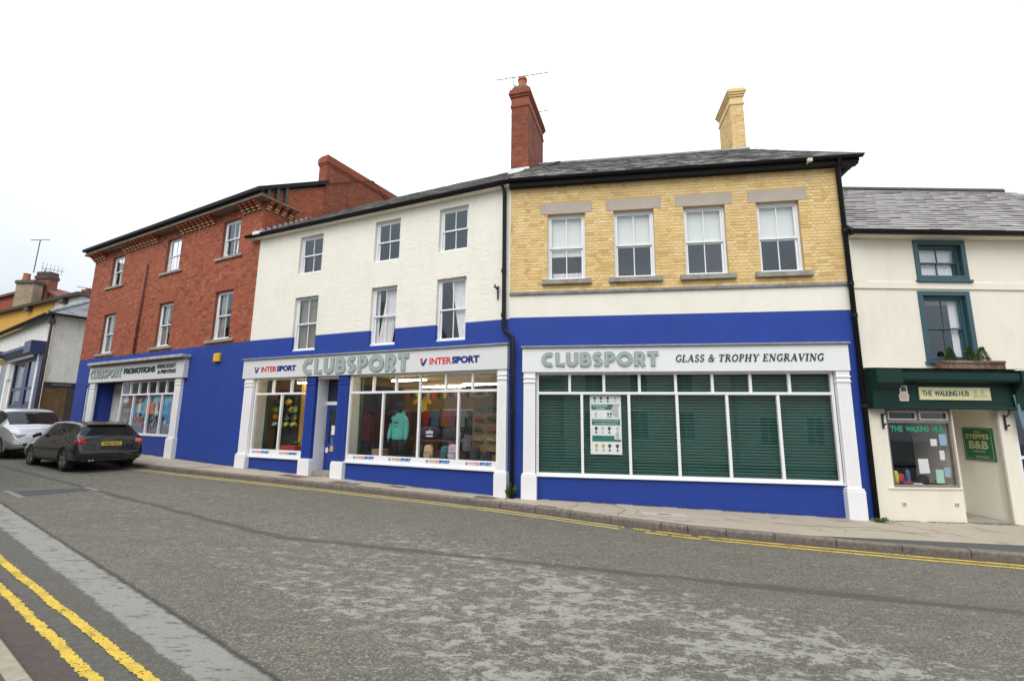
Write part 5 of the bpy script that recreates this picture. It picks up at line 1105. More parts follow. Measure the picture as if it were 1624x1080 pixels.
for lvl, zz in enumerate((.42, 1.2, 1.98)):
    for i in range(9):
        o = bpy.data.objects.new('garment', gmes[(i * 2 + lvl) % 6]); COL.objects.link(o); o.location = Wz(4.24, .62 + i * .19, zz); o.rotation_euler = (0, 0, WA + 1.25 + U(-.15, .15)); tag(o, '%s garment from the glass on the %s tier of the left side wall' % (ORD[i], ['bottom', 'middle', 'top'][lvl]), 'clothing', 'garments on the left side wall of the shop')
garments(2.6, 5.6, 5.6, 1.35, 16, 'dark garments hung along the back wall of the shop'); garments(5.7, 7.2, 2.6, .42, 14, 'dark garments on the low rail behind the holdalls')
for a, b, d, z in ((4.4, 5.1, 1.5, 2.07), (5.6, 7.3, 2.6, 2.12), (3.6, 5.1, 3.2, 2.12)):
    t_ = tag(MB().tube([(0, 0, z), (b - a, 0, z)], .015, 8).build('clothes_rail', M['galv'], None, loc=Wz(a, d, 0), rot=(0, 0, WA)), 'metal clothes rail %s' % {1.5: 'left of the mannequin', 2.6: 'behind the holdalls', 3.2: 'deep behind the mannequin'}[d], 'clothes rail')
pc = [plain('pennant %d' % i, c, .8) for i, c in enumerate([(.5, .03, .04), (.02, .02, .03), (.6, .45, .05), (.03, .03, .05), (.4, .3, .28)])]
for i in range(16):
    u = 4.5 + i * .2; zt = 2.68; L_ = U(.18, .3); q = MB().prism([(-.06, zt), (.06, zt), (.05, zt - L_ * .6), (0, zt - L_), (-.05, zt - L_ * .6)], 0, .01)
    tag(q.build('scarf', pc[i % 5], None, loc=Wz(u, 2.2, 0), rot=(0, 0, WA)), '%s scarf, %s from the left in the row under the shop ceiling' % (['red', 'black', 'yellow', 'dark', 'beige'][i % 5], ORD[i]), 'scarf', 'scarves under the shop ceiling')
ts = MB(); ts.prism([(-.17, 0), (.17, 0), (.16, .3), (.3, .24), (.34, .32), (.14, .46), (-.14, .46), (-.34, .32), (-.3, .24), (-.16, .3)], 0, .03)
tag(ts.build('yellow_shirt', plain('yellow shirt', (.65, .5, .04), .8), None, loc=Wz(4.95, 2.4, 2.05), rot=(0, 0, WA)), 'bright yellow sports shirt hung at the back of the shop', 'shirt')
tops = {'red': (.5, .03, .04), 'sky blue': (.1, .3, .55), 'orange': (.65, .2, .03), 'pink': (.6, .15, .25), 'white': (.6, .6, .6), 'green': (.05, .3, .1), 'purple': (.15, .05, .25), 'navy': (.02, .03, .12)}
for i, (nm, c) in enumerate(tops.items()):
    for j, (dd, zz, u0, row) in enumerate(((2.05, 1.62, 5.35, 'upper'), (1.9, .95, 5.65, 'lower'))):
        if j and i % 2: continue
        o = ts.build('sports_top', plain('%s top %d' % (nm, j), tuple(v * .5 for v in c), .85, .15, 15), None, loc=Wz(u0 + i * .3, dd + .05 * (i % 3), zz), rot=(0, 0, WA + U(-.5, .5))); o.scale = (.72, 1, 1); tag(o, '%s sports top hung in the %s row at the back of the shop' % (nm, row), 'clothing', 'sports tops at the back of the shop')
for i in range(7):
    backpack('%s dark rucksack from the left on the rear display step' % ORD[i], 5.75 + i * .36, 1.15, .301 + .35, .8, random.choice(cols), random.choice(cols))
MB().box(5.5, 8.3, .96, 1.5, .301, .65).build('display_step', M['wood_dark'], wb)
tag(MB().box(-.18, .18, 0, .25, 0, .2).build('cardboard_box', plain('brown cardboard', (.25, .17, .1), .9), None, bevel=.004, loc=Wz(5.0, .35, .82), rot=(0, 0, WA)), 'small cardboard box at the foot of the mannequin', 'box')
hp = MB(); hp.tube([(.3 * math.cos(a * .262), .1 * math.sin(a * .262), .1 * math.sin(a * .262)) for a in range(25)], .012, 6); tag(hp.build('net_hoop', M['curtain_w'], None, loc=Wz(7.76, 1.0, 2.52), rot=(0, 0, WA)), 'white netball hoop hanging at the top right of the shop window', 'hoop')
# ball display
t = thing('ball_rack', 'dark rack holding rows of footballs in the left shop window', 'rack', Wz(.3, .98, .86), WA)
MB().box(.0, 1.02, .0, .03, 0, 1.85).build('back_board', plain('dark rack board', (.025, .03, .025), .8), t)
for zz in (.64, .88, 1.11, 1.35): MB().box(0, 1.02, -.2, -.18, zz - .015, zz).build('wire_shelf', M['iron'], t); MB().box(0, 1.02, -.06, -.04, zz - .015, zz).build('wire_shelf', M['iron'], t)
def ballmat(name, a, b):
    m, n, l, p = newmat(name); v = N(n, 'TexVoronoi'); v.inputs['Scale'].default_value = 9; tcn = N(n, 'TexCoord'); l.new(tcn.outputs['Object'], v.inputs['Vector']); sc_ = N(n, 'SeparateColor'); l.new(v.outputs['Color'], sc_.inputs[0])
    l.new(mixc(n, l, ramp(n, l, sc_.outputs[0], [(.6, 0.), (.62, 1.)]), a, b), p.inputs['Base Color']); p.inputs['Roughness'].default_value = .4; return m
BM = {'green': ballmat('green ball', (.18, .42, .04), (.3, .5, .05)), 'orange': ballmat('orange ball', (.72, .33, .03), (.75, .4, .04)), 'white': ballmat('white ball', (.7, .7, .7), (.03, .03, .03)), 'lime': ballmat('lime ball', (.4, .45, .05), (.04, .05, .03)), 'dgreen': ballmat('dark green ball', (.05, .22, .05), (.3, .4, .05)), 'black': ballmat('black ball', (.03, .04, .04), (.5, .4, .08)), 'blue': ballmat('dark blue ball', (.02, .06, .08), (.02, .1, .12)), 'gold': ballmat('gold ball', (.5, .3, .05), (.6, .45, .1))}
spots = [(.38, 1.86 + .12, 'blue', 'dark blue football top left of the rack'), (.38, 2.09, 'green', 'plain lime green football in the left column of the rack')]
for u, zr, c, lab in [(.42, 3, 'blue', 'dark blue football top left of the ball rack'), (.42, 2, 'green', 'lime green football below the dark blue football'), (.42, 1, 'orange', 'orange yellow football in the left column of the ball rack'), (.42, 0, 'white', 'white and black football at the bottom left of the rack'), (.66, 0, 'dgreen', 'bright green football beside the white and black football'), (.95, 3, 'gold', 'gold football in the top row of the ball rack'), (.95, 1, 'black', 'dark football in the middle of the ball rack'), (.95, 0, 'lime', 'lime football in the bottom row of the ball rack'), (1.12, 2, 'gold', 'gold football on the third shelf of the rack'), (1.24, 2, 'dgreen', 'green football at the right of the third shelf'), (1.24, 1, 'black', 'dark and gold football at the right of second shelf'), (1.24, 0, 'lime', 'lime and black football at the bottom right of the rack')]:
    zz = .86 + (.64, .88, 1.11, 1.35)[zr] + .105
    tag(MB().ell((0, 0, 0), .105, .105, .105, 20, 12).build('football', BM[c], None, smooth=True, loc=Wz(u, .86, zz)), lab, 'ball', 'footballs on the rack')
tag(MB().box(-.3, .3, -.12, .12, 0, .13).build('red_box', plain('red box', (.4, .05, .04), .6), None, bevel=.006, loc=Wz(1.5, .6, .861), rot=(0, 0, WA)), 'red shallow box at the bottom of the left shop window', 'box')
pl = thing('leafy_plant', 'leafy green artificial plant behind the red box', 'plant', Wz(1.5, .8, .861), WA); lf = MB()
for i in range(26):
    a = i * 2.4; L_ = U(.18, .3); pts = [Vector((math.cos(a) * L_ * f * .8, math.sin(a) * L_ * f * .35, .06 + L_ * (1.5 * f - .8 * f * f))) for f in (0, .35, .7, 1)]
    e_ = Vector((-math.sin(a), math.cos(a), 0)) * .02
    for p, q, w0, w1 in ((pts[0], pts[1], .3, 1), (pts[1], pts[2], 1, .8), (pts[2], pts[3], .8, .05)): lf.face([p - e_ * w0, p + e_ * w0, q + e_ * w1, q - e_ * w1], 0, rnd())
lf.build('leaves', brickmat('plant leaf', [(.02, .07, .02), (.06, .16, .03), (.04, .1, .02)]), pl); MB().tube([(0, 0, 0), (0, 0, .1)], [.06, .075], 12).build('pot', mblack, pl)
# ------------------------------------------------------------------ houses further up the street
HA = -.6; HO = (-23.8, 24.0, 0)
lh = thing('whitewashed_house', 'weathered white painted house with blue shopfront and hipped slate roof at left', 'building', HO, HA)
wpaint = plain('flaking white paint', (.74, .73, .69), .85, .08, 2, .2, 40, dirt=.6, dirtc=(.36, .31, .24))
mb = MB(); wall_sheet(mb, -13.4, 0, 0, 7.0, [(-7.3, -1.3, 0, 5.0), (-11.4, -9.2, 0, 5.6)], depth=.2); mb.build('wall', wpaint, lh)
mb = MB(); mb.face([(0, 0, 3.5), (0, 7, 3.5), (0, 7, 7.0), (0, 0, 7.0)]); s_ = mb.build('side_wall', wpaint, lh)
brick_mass('painted_brickwork', brick_rects(0.02, 3, 3.52, 6.97, [], seed=91), wpaint, s_, 0, .005, 'y', 91, jitter=.004)
mb = MB(); mb.face([(0, 0, 0), (0, 7, 0), (0, 7, 3.5), (0, 0, 3.5)]); s_ = mb.build('brown_brick_base', plain('brown mortar', (.1, .07, .04), .9), lh)
brick_mass('brickwork', brick_rects(0.02, 2.5, .4, 3.25, [], seed=92), M['bbrick'], s_, 0, .006, 'y', 92)
MB().box(.0, .03, .05, 1.3, 3.26, 3.5).build('name_strip', plain('dark navy board', (.02, .02, .045), .5), lh)
for k in range(9): MB().box(.031, .036, .32 + k * .085, .37 + k * .085, 3.36, 3.41).build('painted_letter', plain('grey letter', (.3, .3, .33), .6), lh)
MB().box(.002, .02, .95, 1.3, 1.2, 3.25).build('side_opening', M['dark'], lh)
mb = MB(); mb.face([(-13.5, -.3, 7.02), (.3, -.3, 7.02), (-3.2, 3.5, 9.4), (-13.5, 3.5, 9.4)]); mb.face([(.3, -.3, 7.02), (.3, 7.3, 7.02), (-3.2, 3.5, 9.4)]); mb.face([(-13.5, 3.5, 9.4), (-3.2, 3.5, 9.4), (.3, 7.3, 7.02), (-13.5, 7.3, 7.02)])
rf = mb.build('roof', plain('blue grey slate', (.17, .18, .20), .6, .2, 3), lh)
# slates on the hip end: built in a rotated frame and baked
def hip_slates():
    m_ = MB(); r = random.Random(95); L = math.hypot(3.5, 2.38); ex, ez = -3.5 / L, 2.38 / L
    for k in range(int(L / .2)):
        y = -.3 + (k % 2) * .14
        while y < 7.3:
            a, b = y, y + .28; y += .28; f = (k + .5) * .2 / L
            if a < -.3 + 3.8 * f or b > 7.3 - 3.8 * f: continue
            s0, s1 = k * .2, k * .2 + .25; P = lambda s, yy, h: (.3 + ex * s + ez * h, yy, 7.02 + ez * s - ex * h)
            m_.hexa([P(s0, a + .003, .012), P(s1, a + .003, .002), P(s1, b - .003, .002), P(s0, b - .003, .012), P(s0, a + .003, .024), P(s1, a + .003, .01), P(s1, b - .003, .01), P(s0, b - .003, .024)], 0, r.random())
    m_.build('slates', brickmat('blue slate', [(.13, .14, .16), (.2, .21, .235), (.25, .26, .28), (.17, .18, .2)], dirt=.2), rf, kind='stuff')
hip_slates()
for i in range(12): f = i / 12; g_ = (i + .95) / 12; MB().tube([(.3 - 3.5 * f, -.3 + 3.8 * f, 7.06 + 2.38 * f), (.3 - 3.5 * g_, -.3 + 3.8 * g_, 7.06 + 2.38 * g_)], .1, 8).build('hip_tile', M['lead'], rf)
gutter(lh, -13.5, .3, -.35, 7.0, .09); q = MB(); q.box(.28, .4, -.3, 7, 6.92, 7.03); q.box(-13.5, .28, -.32, -.25, 6.85, 7.0); q.build('eaves_board', M['black'], lh)
pipe(lh, [(.1, -.1, 6.95), (.1, -.1, 6.5), (.08, -.1, .6)], .06, M['wood_dark'], collars=[(.09, -.1, 4.76), (.09, -.1, 3.6)]); MB().box(-.02, .22, -.24, .02, 6.5, 6.75).build('rain_hopper', M['wood_dark'], lh)
navy = plain('navy shop paint', (.025, .035, .11), .45, .1, 5)
f_ = MB(); f_.xprism([(0, 5.05), (-.25, 5.1), (-.5, 5.35), (-.5, 5.5), (0, 5.7)], -8.6, -1.9); f_.box(-1.9, -.5, -.62, 0, 5.0, 5.62); f_.box(-9.3, -8.6, -.62, 0, 5.0, 5.62); f_.build('fascia', navy, lh); MB().box(-8.6, -1.9, -.2, 0, 4.9, 5.05).build('awning_rail', plain('grey rail', (.25, .25, .27), .5), lh)
for u in (-8.1, -1.35): q = MB(); q.box(u, u + .35, -.15, 0, 0, 5.0); q.box(u + .36, u + .6, -.12, 0, 3.9, 4.95); q.build('pilaster', M['white'], lh)
MB().box(-.9, -.3, -.14, 0, 0, 5.0).build('navy_pilaster', navy, lh)
q = MB(); frame_boxes(q, -7.3, -1.3, 1.0, 4.95, .2, .05, .18); q.box(-4.9, -4.0, .05, .18, 1.2, 4.75); q.box(-7.1, -1.5, .06, .17, 3.2, 3.35); q.box(-7.1, -1.5, .06, .17, 1.2, 2.4); q = q.build('shop_window', navy, lh); pane(q, -7.1, -4.9, 2.4, 4.75, .1); pane(q, -4.0, -1.5, 2.4, 4.75, .1)
q = MB(); frame_boxes(q, -11.4, -9.2, 1.0, 5.6, .25, .05, .18); q = q.build('house_door', M['white'], lh); pane(q, -11.15, -9.45, 1.2, 5.35, .1)
m_ = MB(); m_.box(-13.3, -.1, 4, 4.1, 0, 6.9); m_.box(-13.3, -.1, .2, 4, 6.3, 6.4); m_.box(-13.3, -13.2, .2, 4, 0, 6.9); m_.box(-.12, -.05, .2, 4, 0, 6.9); m_.box(-9.0, -8.9, .2, 4, 0, 6.3); m_.box(-13.3, -.1, .9, .95, .5, 6.3); m_.build('inner_shell', M['dark'], lh)  # dark panel close behind the glass added to keep the panes dark
lm = MB(); lm.prism([(-9.05, 4.95), (-8.75, 4.75), (-8.5, 4.85), (-8.4, 5.15), (-8.7, 5.25), (-9.0, 5.2)], -.45, -.16); tag(lm.build('shop_lamp', plain('cream lamp', (.65, .52, .25), .5), None, bevel=.03, loc=HO, rot=(0, 0, HA)), 'cream wall lamp on the left post of the blue shopfront', 'lamp')
# ochre house behind
OO = (-33.9, 36.0, 0)
oh = thing('ochre_house', 'ochre painted house showing above the white house roof', 'building', OO, -.47)
ow = plain('ochre render', (.56, .31, .045), .8, .1, 2)
mb = MB(); mb.box(-24, -4.6, 0, 8, 0, 11.1); mb.build('wall', ow, oh); mb = MB(); mb.box(-4.6, .0, .02, 8, 0, 11.1); mb.build('white_wall', wpaint, oh)
mb = MB(); mb.hexa([(-24, -.4, 11.0), (.3, -.4, 11.12), (.3, 8, 11.1), (-24, 8, 11.1), (-24, -.45, 11.2), (.3, -.45, 11.32), (.0, 4, 12.2), (-24, 4, 12.2)]); mb.build('roof', M['wood_dark'], oh)
for u in (-18, -9.5, -3): MB().box(u, u + .8, -.35, 0, 10.75, 11.05).build('eaves_bracket', M['wood_dark'], oh)
ct = thing('chimney_pots', 'pair of orange chimney pots on a low stack above the slate roof', 'chimney', (-35.0, 37.0, 0), -.47)
MB().box(-1.3, 1.2, 0, .8, 9, 11.25).build('stack', M['mortar_r'], ct)
for x in (-.35, .35): MB().loft([[(x + r_ * math.cos(k * .524), .4 + r_ * math.sin(k * .524), z) for k in range(12)] for z, r_ in ((11.2, .22), (11.85, .19), (11.86, .24), (11.98, .24))]).build('chimney_pot', M['terracotta'], ct)
# red brick gable further back with its chimney
bo = thing('brick_gable_house', 'red brick gable with sloping verges behind the ochre house', 'building', (-47.08, 45.5, -.13), -.1); bo.scale = (1.07,) * 3
mb = MB(); mb.prism([(-11, 0), (6, 0), (6, 10.2), (0.3, 13.5), (-11, 10.9)], 0, 8); w = mb.build('wall', M['mortar_r'], bo)
brick_mass('brickwork', [q for q in brick_rects(-5, 5.5, 10.6, 13.2, [], .12, .36, seed=97) if q[3] < 13.3 - max(0, (q[1] - .3)) * .58 - max(0, .3 - q[0]) * .23], M['rbrick'], w, 0, .01, seed=97)
mb = MB(); mb.hexa([(-11.2, -.25, 10.9), (.3, -.25, 13.5), (.3, 8, 13.5), (-11.2, 8, 10.9), (-11.2, -.25, 11.1), (.3, -.25, 13.75), (.3, 8, 13.75), (-11.2, 8, 11.1)]); mb.hexa([(.3, -.25, 13.5), (6.3, -.25, 10.0), (6.3, 8, 10.0), (.3, 8, 13.5), (.3, -.25, 13.75), (6.3, -.25, 10.25), (6.3, 8, 10.25), (.3, 8, 13.75)]); mb.build('roof', plain('red brown tile', (.17, .06, .04), .8), bo)
cg = thing('rendered_chimney', 'stained buff rendered chimney with dark brick stack and aerial mast', 'chimney', (-47.19, 44.5, -.13), -.1); cg.scale = (1.07,) * 3
MB().box(-.95, .85, -.3, .5, 9.5, 13.55).build('rendered_stack', plain('stained buff render', (.30, .23, .16), .9, .3, 2, .2, 30, dirt=.7), cg); MB().box(-1.05, .95, -.4, .6, 13.551, 13.9).build('stack_cap', plain('mossy cap', (.09, .075, .05), .9), cg, bevel=.05)
MB().box(-.35, 1.05, .7, 1.5, 11, 14.7).build('brick_stack', M['mortar_r'], cg); q = MB(); q.box(-.42, 1.1, .62, 1.58, 14.3, 14.6); q.box(-.35, 1.03, .7, 1.5, 14.601, 15.0); q.build('chimney_head', M['wood_dark'], cg)
MB().loft([[(-.55 + r_ * math.cos(k * .524), .1 + r_ * math.sin(k * .524), z) for k in range(12)] for z, r_ in ((13.85, .3), (14.55, .24), (14.6, .28))]).build('chimney_pot', M['terracotta'], cg)
yagi('television_aerial', 'tall aerial on a long mast above the far chimney', (-47.4, 44.94, 19.13), -.2, 2.46, 9, .12, [(0, 0, 0), (-.1, 0, -3.4)], .03, -.06, el_axis='y')
yagi('television_aerial', 'low many branched aerial right of the far chimney', (-45.6, 44.94, 16.03), .3, 1.9, 6, .6, [(-.6, 0, 0), (-.7, 0, -.6)], .025, -.12)
yagi('television_aerial', 'aerial above the orange chimney pots beside the red brick building', (-34.3, 36.8, 11.95), -.1, 1.8, 8, .12, [(.2, 0, 0), (.2, 0, -.8)], .028, -.16, el_axis='y')
yagi('television_aerial', 'thin aerial tip behind the slate roof by the brick gable', wpt('white', 3.2, 5.5, 10.95), -.6, .9, 5, .05, [(.3, 0, -.1), (.3, 0, -.9)], .009, -.6, el_axis='y')
# ------------------------------------------------------------------ terrace across the street (behind the camera, seen mirrored in the glass); last two added to darken car reflections
for i, (x, y, az, ln, ht, c, lab) in enumerate(((-1.6, -2.2, -.3, 8.5, 4.9, (.66, .62, .52), 'cream house across the street, mirrored in the green backed window'), (-11.4, 2.2, -.45, 10.6, 3.6, (.42, .36, .3), 'buff house across the street, mirrored in the sports shop window'), (6.7, -4.8, -.3, 10, 4.6, (.55, .5, .45), 'pale house across the street, mirrored in the right hand panes'), (-20, 13.1, -.607, 9.7, 5.6, (.3, .2, .15), 'unseen brown house up the street, added to darken reflections in the car'), (-30, 20.0, -.607, 12, 6, (.4, .36, .3), 'unseen tall buff house up the street, added to darken the car windows'))):
    o = thing('terraced_house', lab, 'building', (x, y, gz(x, y)), az); pm_ = plain('render %d' % i, c, .8, .06, 1.5)
    ws = [(1 + k * 2.3, 2 + k * 2.3) for k in range(int((ln - .8) / 2.3))]
    m_ = MB(); m_.box(0, ln, -6, 0, -.6, ht); m_.build('wall', pm_, o)
    for a, b in ws:
        for zz in ((.9, 3.2) if ht > 4.8 else (.9,)):
            q = MB(); frame_boxes(q, a, b, zz, zz + 1.5, .08, .001, .05); q.box((a + b) / 2 - .02, (a + b) / 2 + .02, .01, .04, zz + .08, zz + 1.42); q = q.build('window', M['white'], o); MB().box(a + .08, b - .08, .004, .01, zz + .08, zz + 1.42).build('pane', plain('dark glass', (.02, .025, .03), .1), q)
    MB().xprism([(.35, ht), (.35, ht + .12), (-3, ht + 2.2), (-6.3, ht + .1), (-6.3, ht)], -.05, ln + .05).build('roof', M['slate'], o)
# ------------------------------------------------------------------ cars
def interp_rows(rows, n):
    out = []
    for i in range(len(rows) - 1):
        p0, p1, p2, p3 = rows[max(i - 1, 0)], rows[i], rows[i + 1], rows[min(i + 2, len(rows) - 1)]
        for k in range(n):
            t = k / n; out.append([tuple(.5 * ((2 * b) + (-a + c) * t + (2 * a - 5 * b + 4 * c - d) * t * t + (-a + 3 * b - 3 * c + d) * t ** 3) * 1.0 if False else (b + (c - b) * t) * .55 + .45 * (.5 * ((2 * b) + (-a + c) * t + (2 * a - 5 * b + 4 * c - d) * t * t + (-a + 3 * b - 3 * c + d) * t ** 3)) for a, b, c, d in zip(q0, q1, q2, q3)) for q0, q1, q2, q3 in zip(p0, p1, p2, p3)])
    out.append(rows[-1]); return out
def car(name, label, loc, heading, secs, body, glass_rules, axles, wr, tw, extras):
    """secs: (x, half width, underside, belt height, belt half width, roof half width, roof height)"""
    t = thing(name, label, 'car', loc, heading)
    rows = []
    for x, w, zb, zs, wbt, wr_, zr in secs:
        rows.append([(x, 0, zb), (x, w * .86, zb), (x, w * .985, zb + .1), (x, w, zb + (zs - zb) * .55), (x, wbt, zs), (x, wbt * .45 + wr_ * .55 + .012, zs + (zr - zs) * .55), (x, wr_, zs + (zr - zs) * .93), (x, wr_ * .6, zr - .0), (x, 0, zr + .012)])
    NX, NK = 10, 7
    g = interp_rows(rows, NX); g2 = []
    for r_ in g:
        cols_ = interp_rows([[p] for p in r_], NK); g2.append([c[0] for c in cols_])
    g = g2; nk = len(g[0])
    B = MB(); G = {k: MB() for k in glass_rules}; G2 = {k: MB() for k in glass_rules}
    pos_v = [p for r_ in g for p in r_]
    def add(m_, quad, flip):
        pts = [(p[0], -p[1], p[2]) for p in quad] if flip else list(quad)
        m_.face(pts if flip else pts[::-1])
    bodyv = {}; bf = []
    for i in range(len(g) - 1):
        for k in range(nk - 1):
            quad = [g[i][k], g[i + 1][k], g[i + 1][k + 1], g[i][k + 1]]
            cx = sum(p[0] for p in quad) / 4; cz = sum(p[2] for p in quad) / 4; kk = (k + .5) / NK; xx = i / NX
            hit = None
            for nm, fn in glass_rules.items():
                if fn(cx, kk, cz): hit = nm
            arch = any((cx - ax) ** 2 + (cz - wr) ** 2 < (wr + .055) ** 2 for ax in axles) and kk < 4
            if arch and kk > .9: continue
            for flip in (False, True):
                if hit: add(G[hit] if not (flip and hit.startswith('side')) else G2[hit], quad, flip)
                else: add(B, quad, flip)
    for r_, rev in ((g[0], 0), (g[-1], 1)):
        ring_ = r_ + [(p[0], -p[1], p[2]) for p in reversed(r_[1:-1])]
        B.face(ring_ if rev else ring_[::-1])
    def finish(m_, nm, mat, par):
        o = m_.build(nm, mat, par); me = o.data
        import bmesh
        b_ = bmesh.new(); b_.from_mesh(me); bmesh.ops.remove_doubles(b_, verts=b_.verts, dist=.0008); bmesh.ops.recalc_face_normals(b_, faces=b_.faces); b_.to_mesh(me); b_.free()
        me.polygons.foreach_set('use_smooth', [True] * len(me.polygons)); return o
    finish(B, 'body', body, t)
    for nm, m_ in list(G.items()) + list(G2.items()):
        if m_.v: finish(m_, nm.split('.')[0], CARGLASS, t)
    q = MB()
    q.box(secs[0][0] + .25, secs[-1][0] - .25, -.6, .6, .22, .5); q.build('underbody', mblack, t)
    for ax in axles:
        for s in (-1, 1):
            yo = s * tw; w_ = empty('wheel'); w_.parent = t; w_.location = (ax, yo, wr)
            n = 28; ty = MB(); ty.loft([[(r_ * math.cos(k * 6.2832 / n), y, r_ * math.sin(k * 6.2832 / n)) for k in range(n)] for r_, y in ((wr * .68, -.1), (wr * .95, -.105), (wr, -.085), (wr, .085), (wr * .95, .105), (wr * .68, .1))], True, False); ty.build('tyre', TYRE, w_, smooth=True)
            rm = MB(); so = s
            rm.loft([[(r_ * math.cos(k * 6.2832 / n), y * so, r_ * math.sin(k * 6.2832 / n)) for k in range(n)] for r_, y in ((wr * .7, .1), (wr * .66, .1), (wr * .62, .02), (wr * .62, -.08))], True, False)
            for j in range(5):
                a = j * 1.2566 + .3; c, s2 = math.cos(a), math.sin(a)
                rm.hexa([(r_ * c - ww * s2, yy * so, r_ * s2 + ww * c) for r_, ww, yy in ((.04, -.035, .06), (wr * .66, -.05, .085), (wr * .66, .05, .085), (.04, .035, .06), (.04, -.03, .09), (wr * .66, -.035, .1), (wr * .66, .035, .1), (.04, .03, .09))])
            rm.ell((0, .08 * so, 0), .06, .02, .06, 12, 6); rm.build('rim', RIM, w_, smooth=False)
            MB().loft([[(r_ * math.cos(k * .3142), y * so, r_ * math.sin(k * .3142)) for k in range(20)] for r_, y in ((wr * .6, 0.0), (.02, 0.001))], True, False).build('brake_disc', mblack, w_)
            # wheel arch lip and liner
            MB().tube([(ax + (wr + .06) * math.cos(a), s * (tw + .085), wr + (wr + .06) * math.sin(a)) for a in [math.pi * (-.08 + 1.16 * k / 16) for k in range(17)]], .03, 8).build('arch_lip', body, t, smooth=True)
            lin = MB(); lin.loft([[(ax + (wr + .06) * math.cos(a), y, wr + (wr + .06) * math.sin(a)) for a in [math.pi * (-.1 + 1.2 * k / 16) for k in range(17)]] for y in (s * (tw + .08), s * (tw - .25))], False, False); lin.face([(ax + (wr + .06) * math.cos(a), s * (tw - .25), wr + (wr + .06) * math.sin(a)) for a in [math.pi * (-.1 + 1.2 * k / 16) for k in range(17)]]); lin.build('arch_liner', mblack, t)
    extras(t); return t
def paint(name, c, metal=.5, rough=.28):
    m, n, l, p = newmat(name); v = noise(n, l, pos(n, l), 2.5, 6); l.new(mixc(n, l, ramp(n, l, v, [(.4, 0.), (.8, .5)]), c, tuple(x * .75 + .012 for x in c)), p.inputs['Base Color']); p.inputs['Metallic'].default_value = metal; l.new(ramp(n, l, v, [(.3, rough), (.8, rough + .1)]), p.inputs['Roughness']); p.inputs['Coat Weight'].default_value = .8; p.inputs['Coat Roughness'].default_value = .03; return m
CARGLASS = newmat('car glass'); _p = CARGLASS[3]; CARGLASS = CARGLASS[0]; _p.inputs['Base Color'].default_value = (.015, .017, .018, 1); _p.inputs['Roughness'].default_value = .04; _p.inputs['Specular IOR Level'].default_value = .22
TYRE = plain('tyre rubber', (.02, .02, .02), .85); RIM = plain('alloy rim', (.25, .25, .24), .35, .2, 12, metal=.7)
redl = newmat('tail lamp'); redl[3].inputs['Base Color'].default_value = (.45, .006, .01, 1); redl[3].inputs['Roughness'].default_value = .1; redl[3].inputs['Coat Weight'].default_value = 1; redl = redl[0]
grey = paint('dark grey car paint', (.014, .015, .017), .2, .14); silver = paint('silver car paint', (.5, .51, .53), .55, .3)
secs = [(-2.08, .78, .34, .56, .76, .70, .60), (-2.03, .85, .30, .78, .82, .74, .82), (-1.96, .875, .29, .93, .83, .72, .98), (-1.78, .885, .27, .975, .81, .64, 1.17), (-1.58, .885, .25, .985, .815, .61, 1.32), (-1.2, .885, .24, .975, .83, .67, 1.39), (-.6, .885, .22, .955, .84, .705, 1.425), (.0, .885, .22, .945, .845, .70, 1.415), (.35, .885, .22, .935, .845, .69, 1.37), (.75, .885, .22, .925, .84, .68, 1.16), (1.1, .885, .22, .90, .82, .66, .97), (1.55, .875, .24, .82, .78, .6, .88), (1.95, .84, .26, .72, .74, .55, .78), (2.15, .76, .28, .6, .66, .5, .65), (2.22, .6, .32, .5, .55, .4, .54)]
def side(x, k, z): return -1.3 < x < .66 and 4.2 < k < 5.8 and z > .985 + max(0, -.75 - x) * .22
def b_pillar(x): return -.42 < x < -.34
rules = {'side_window.f': lambda x, k, z: side(x, k, z) and -.36 < x, 'side_window.r': lambda x, k, z: side(x, k, z) and x < -.44, 'rear_window': lambda x, k, z: -1.93 < x < -1.63 and k > 5.2, 'windscreen': lambda x, k, z: .42 < x < 1.06 and k > 5.9}
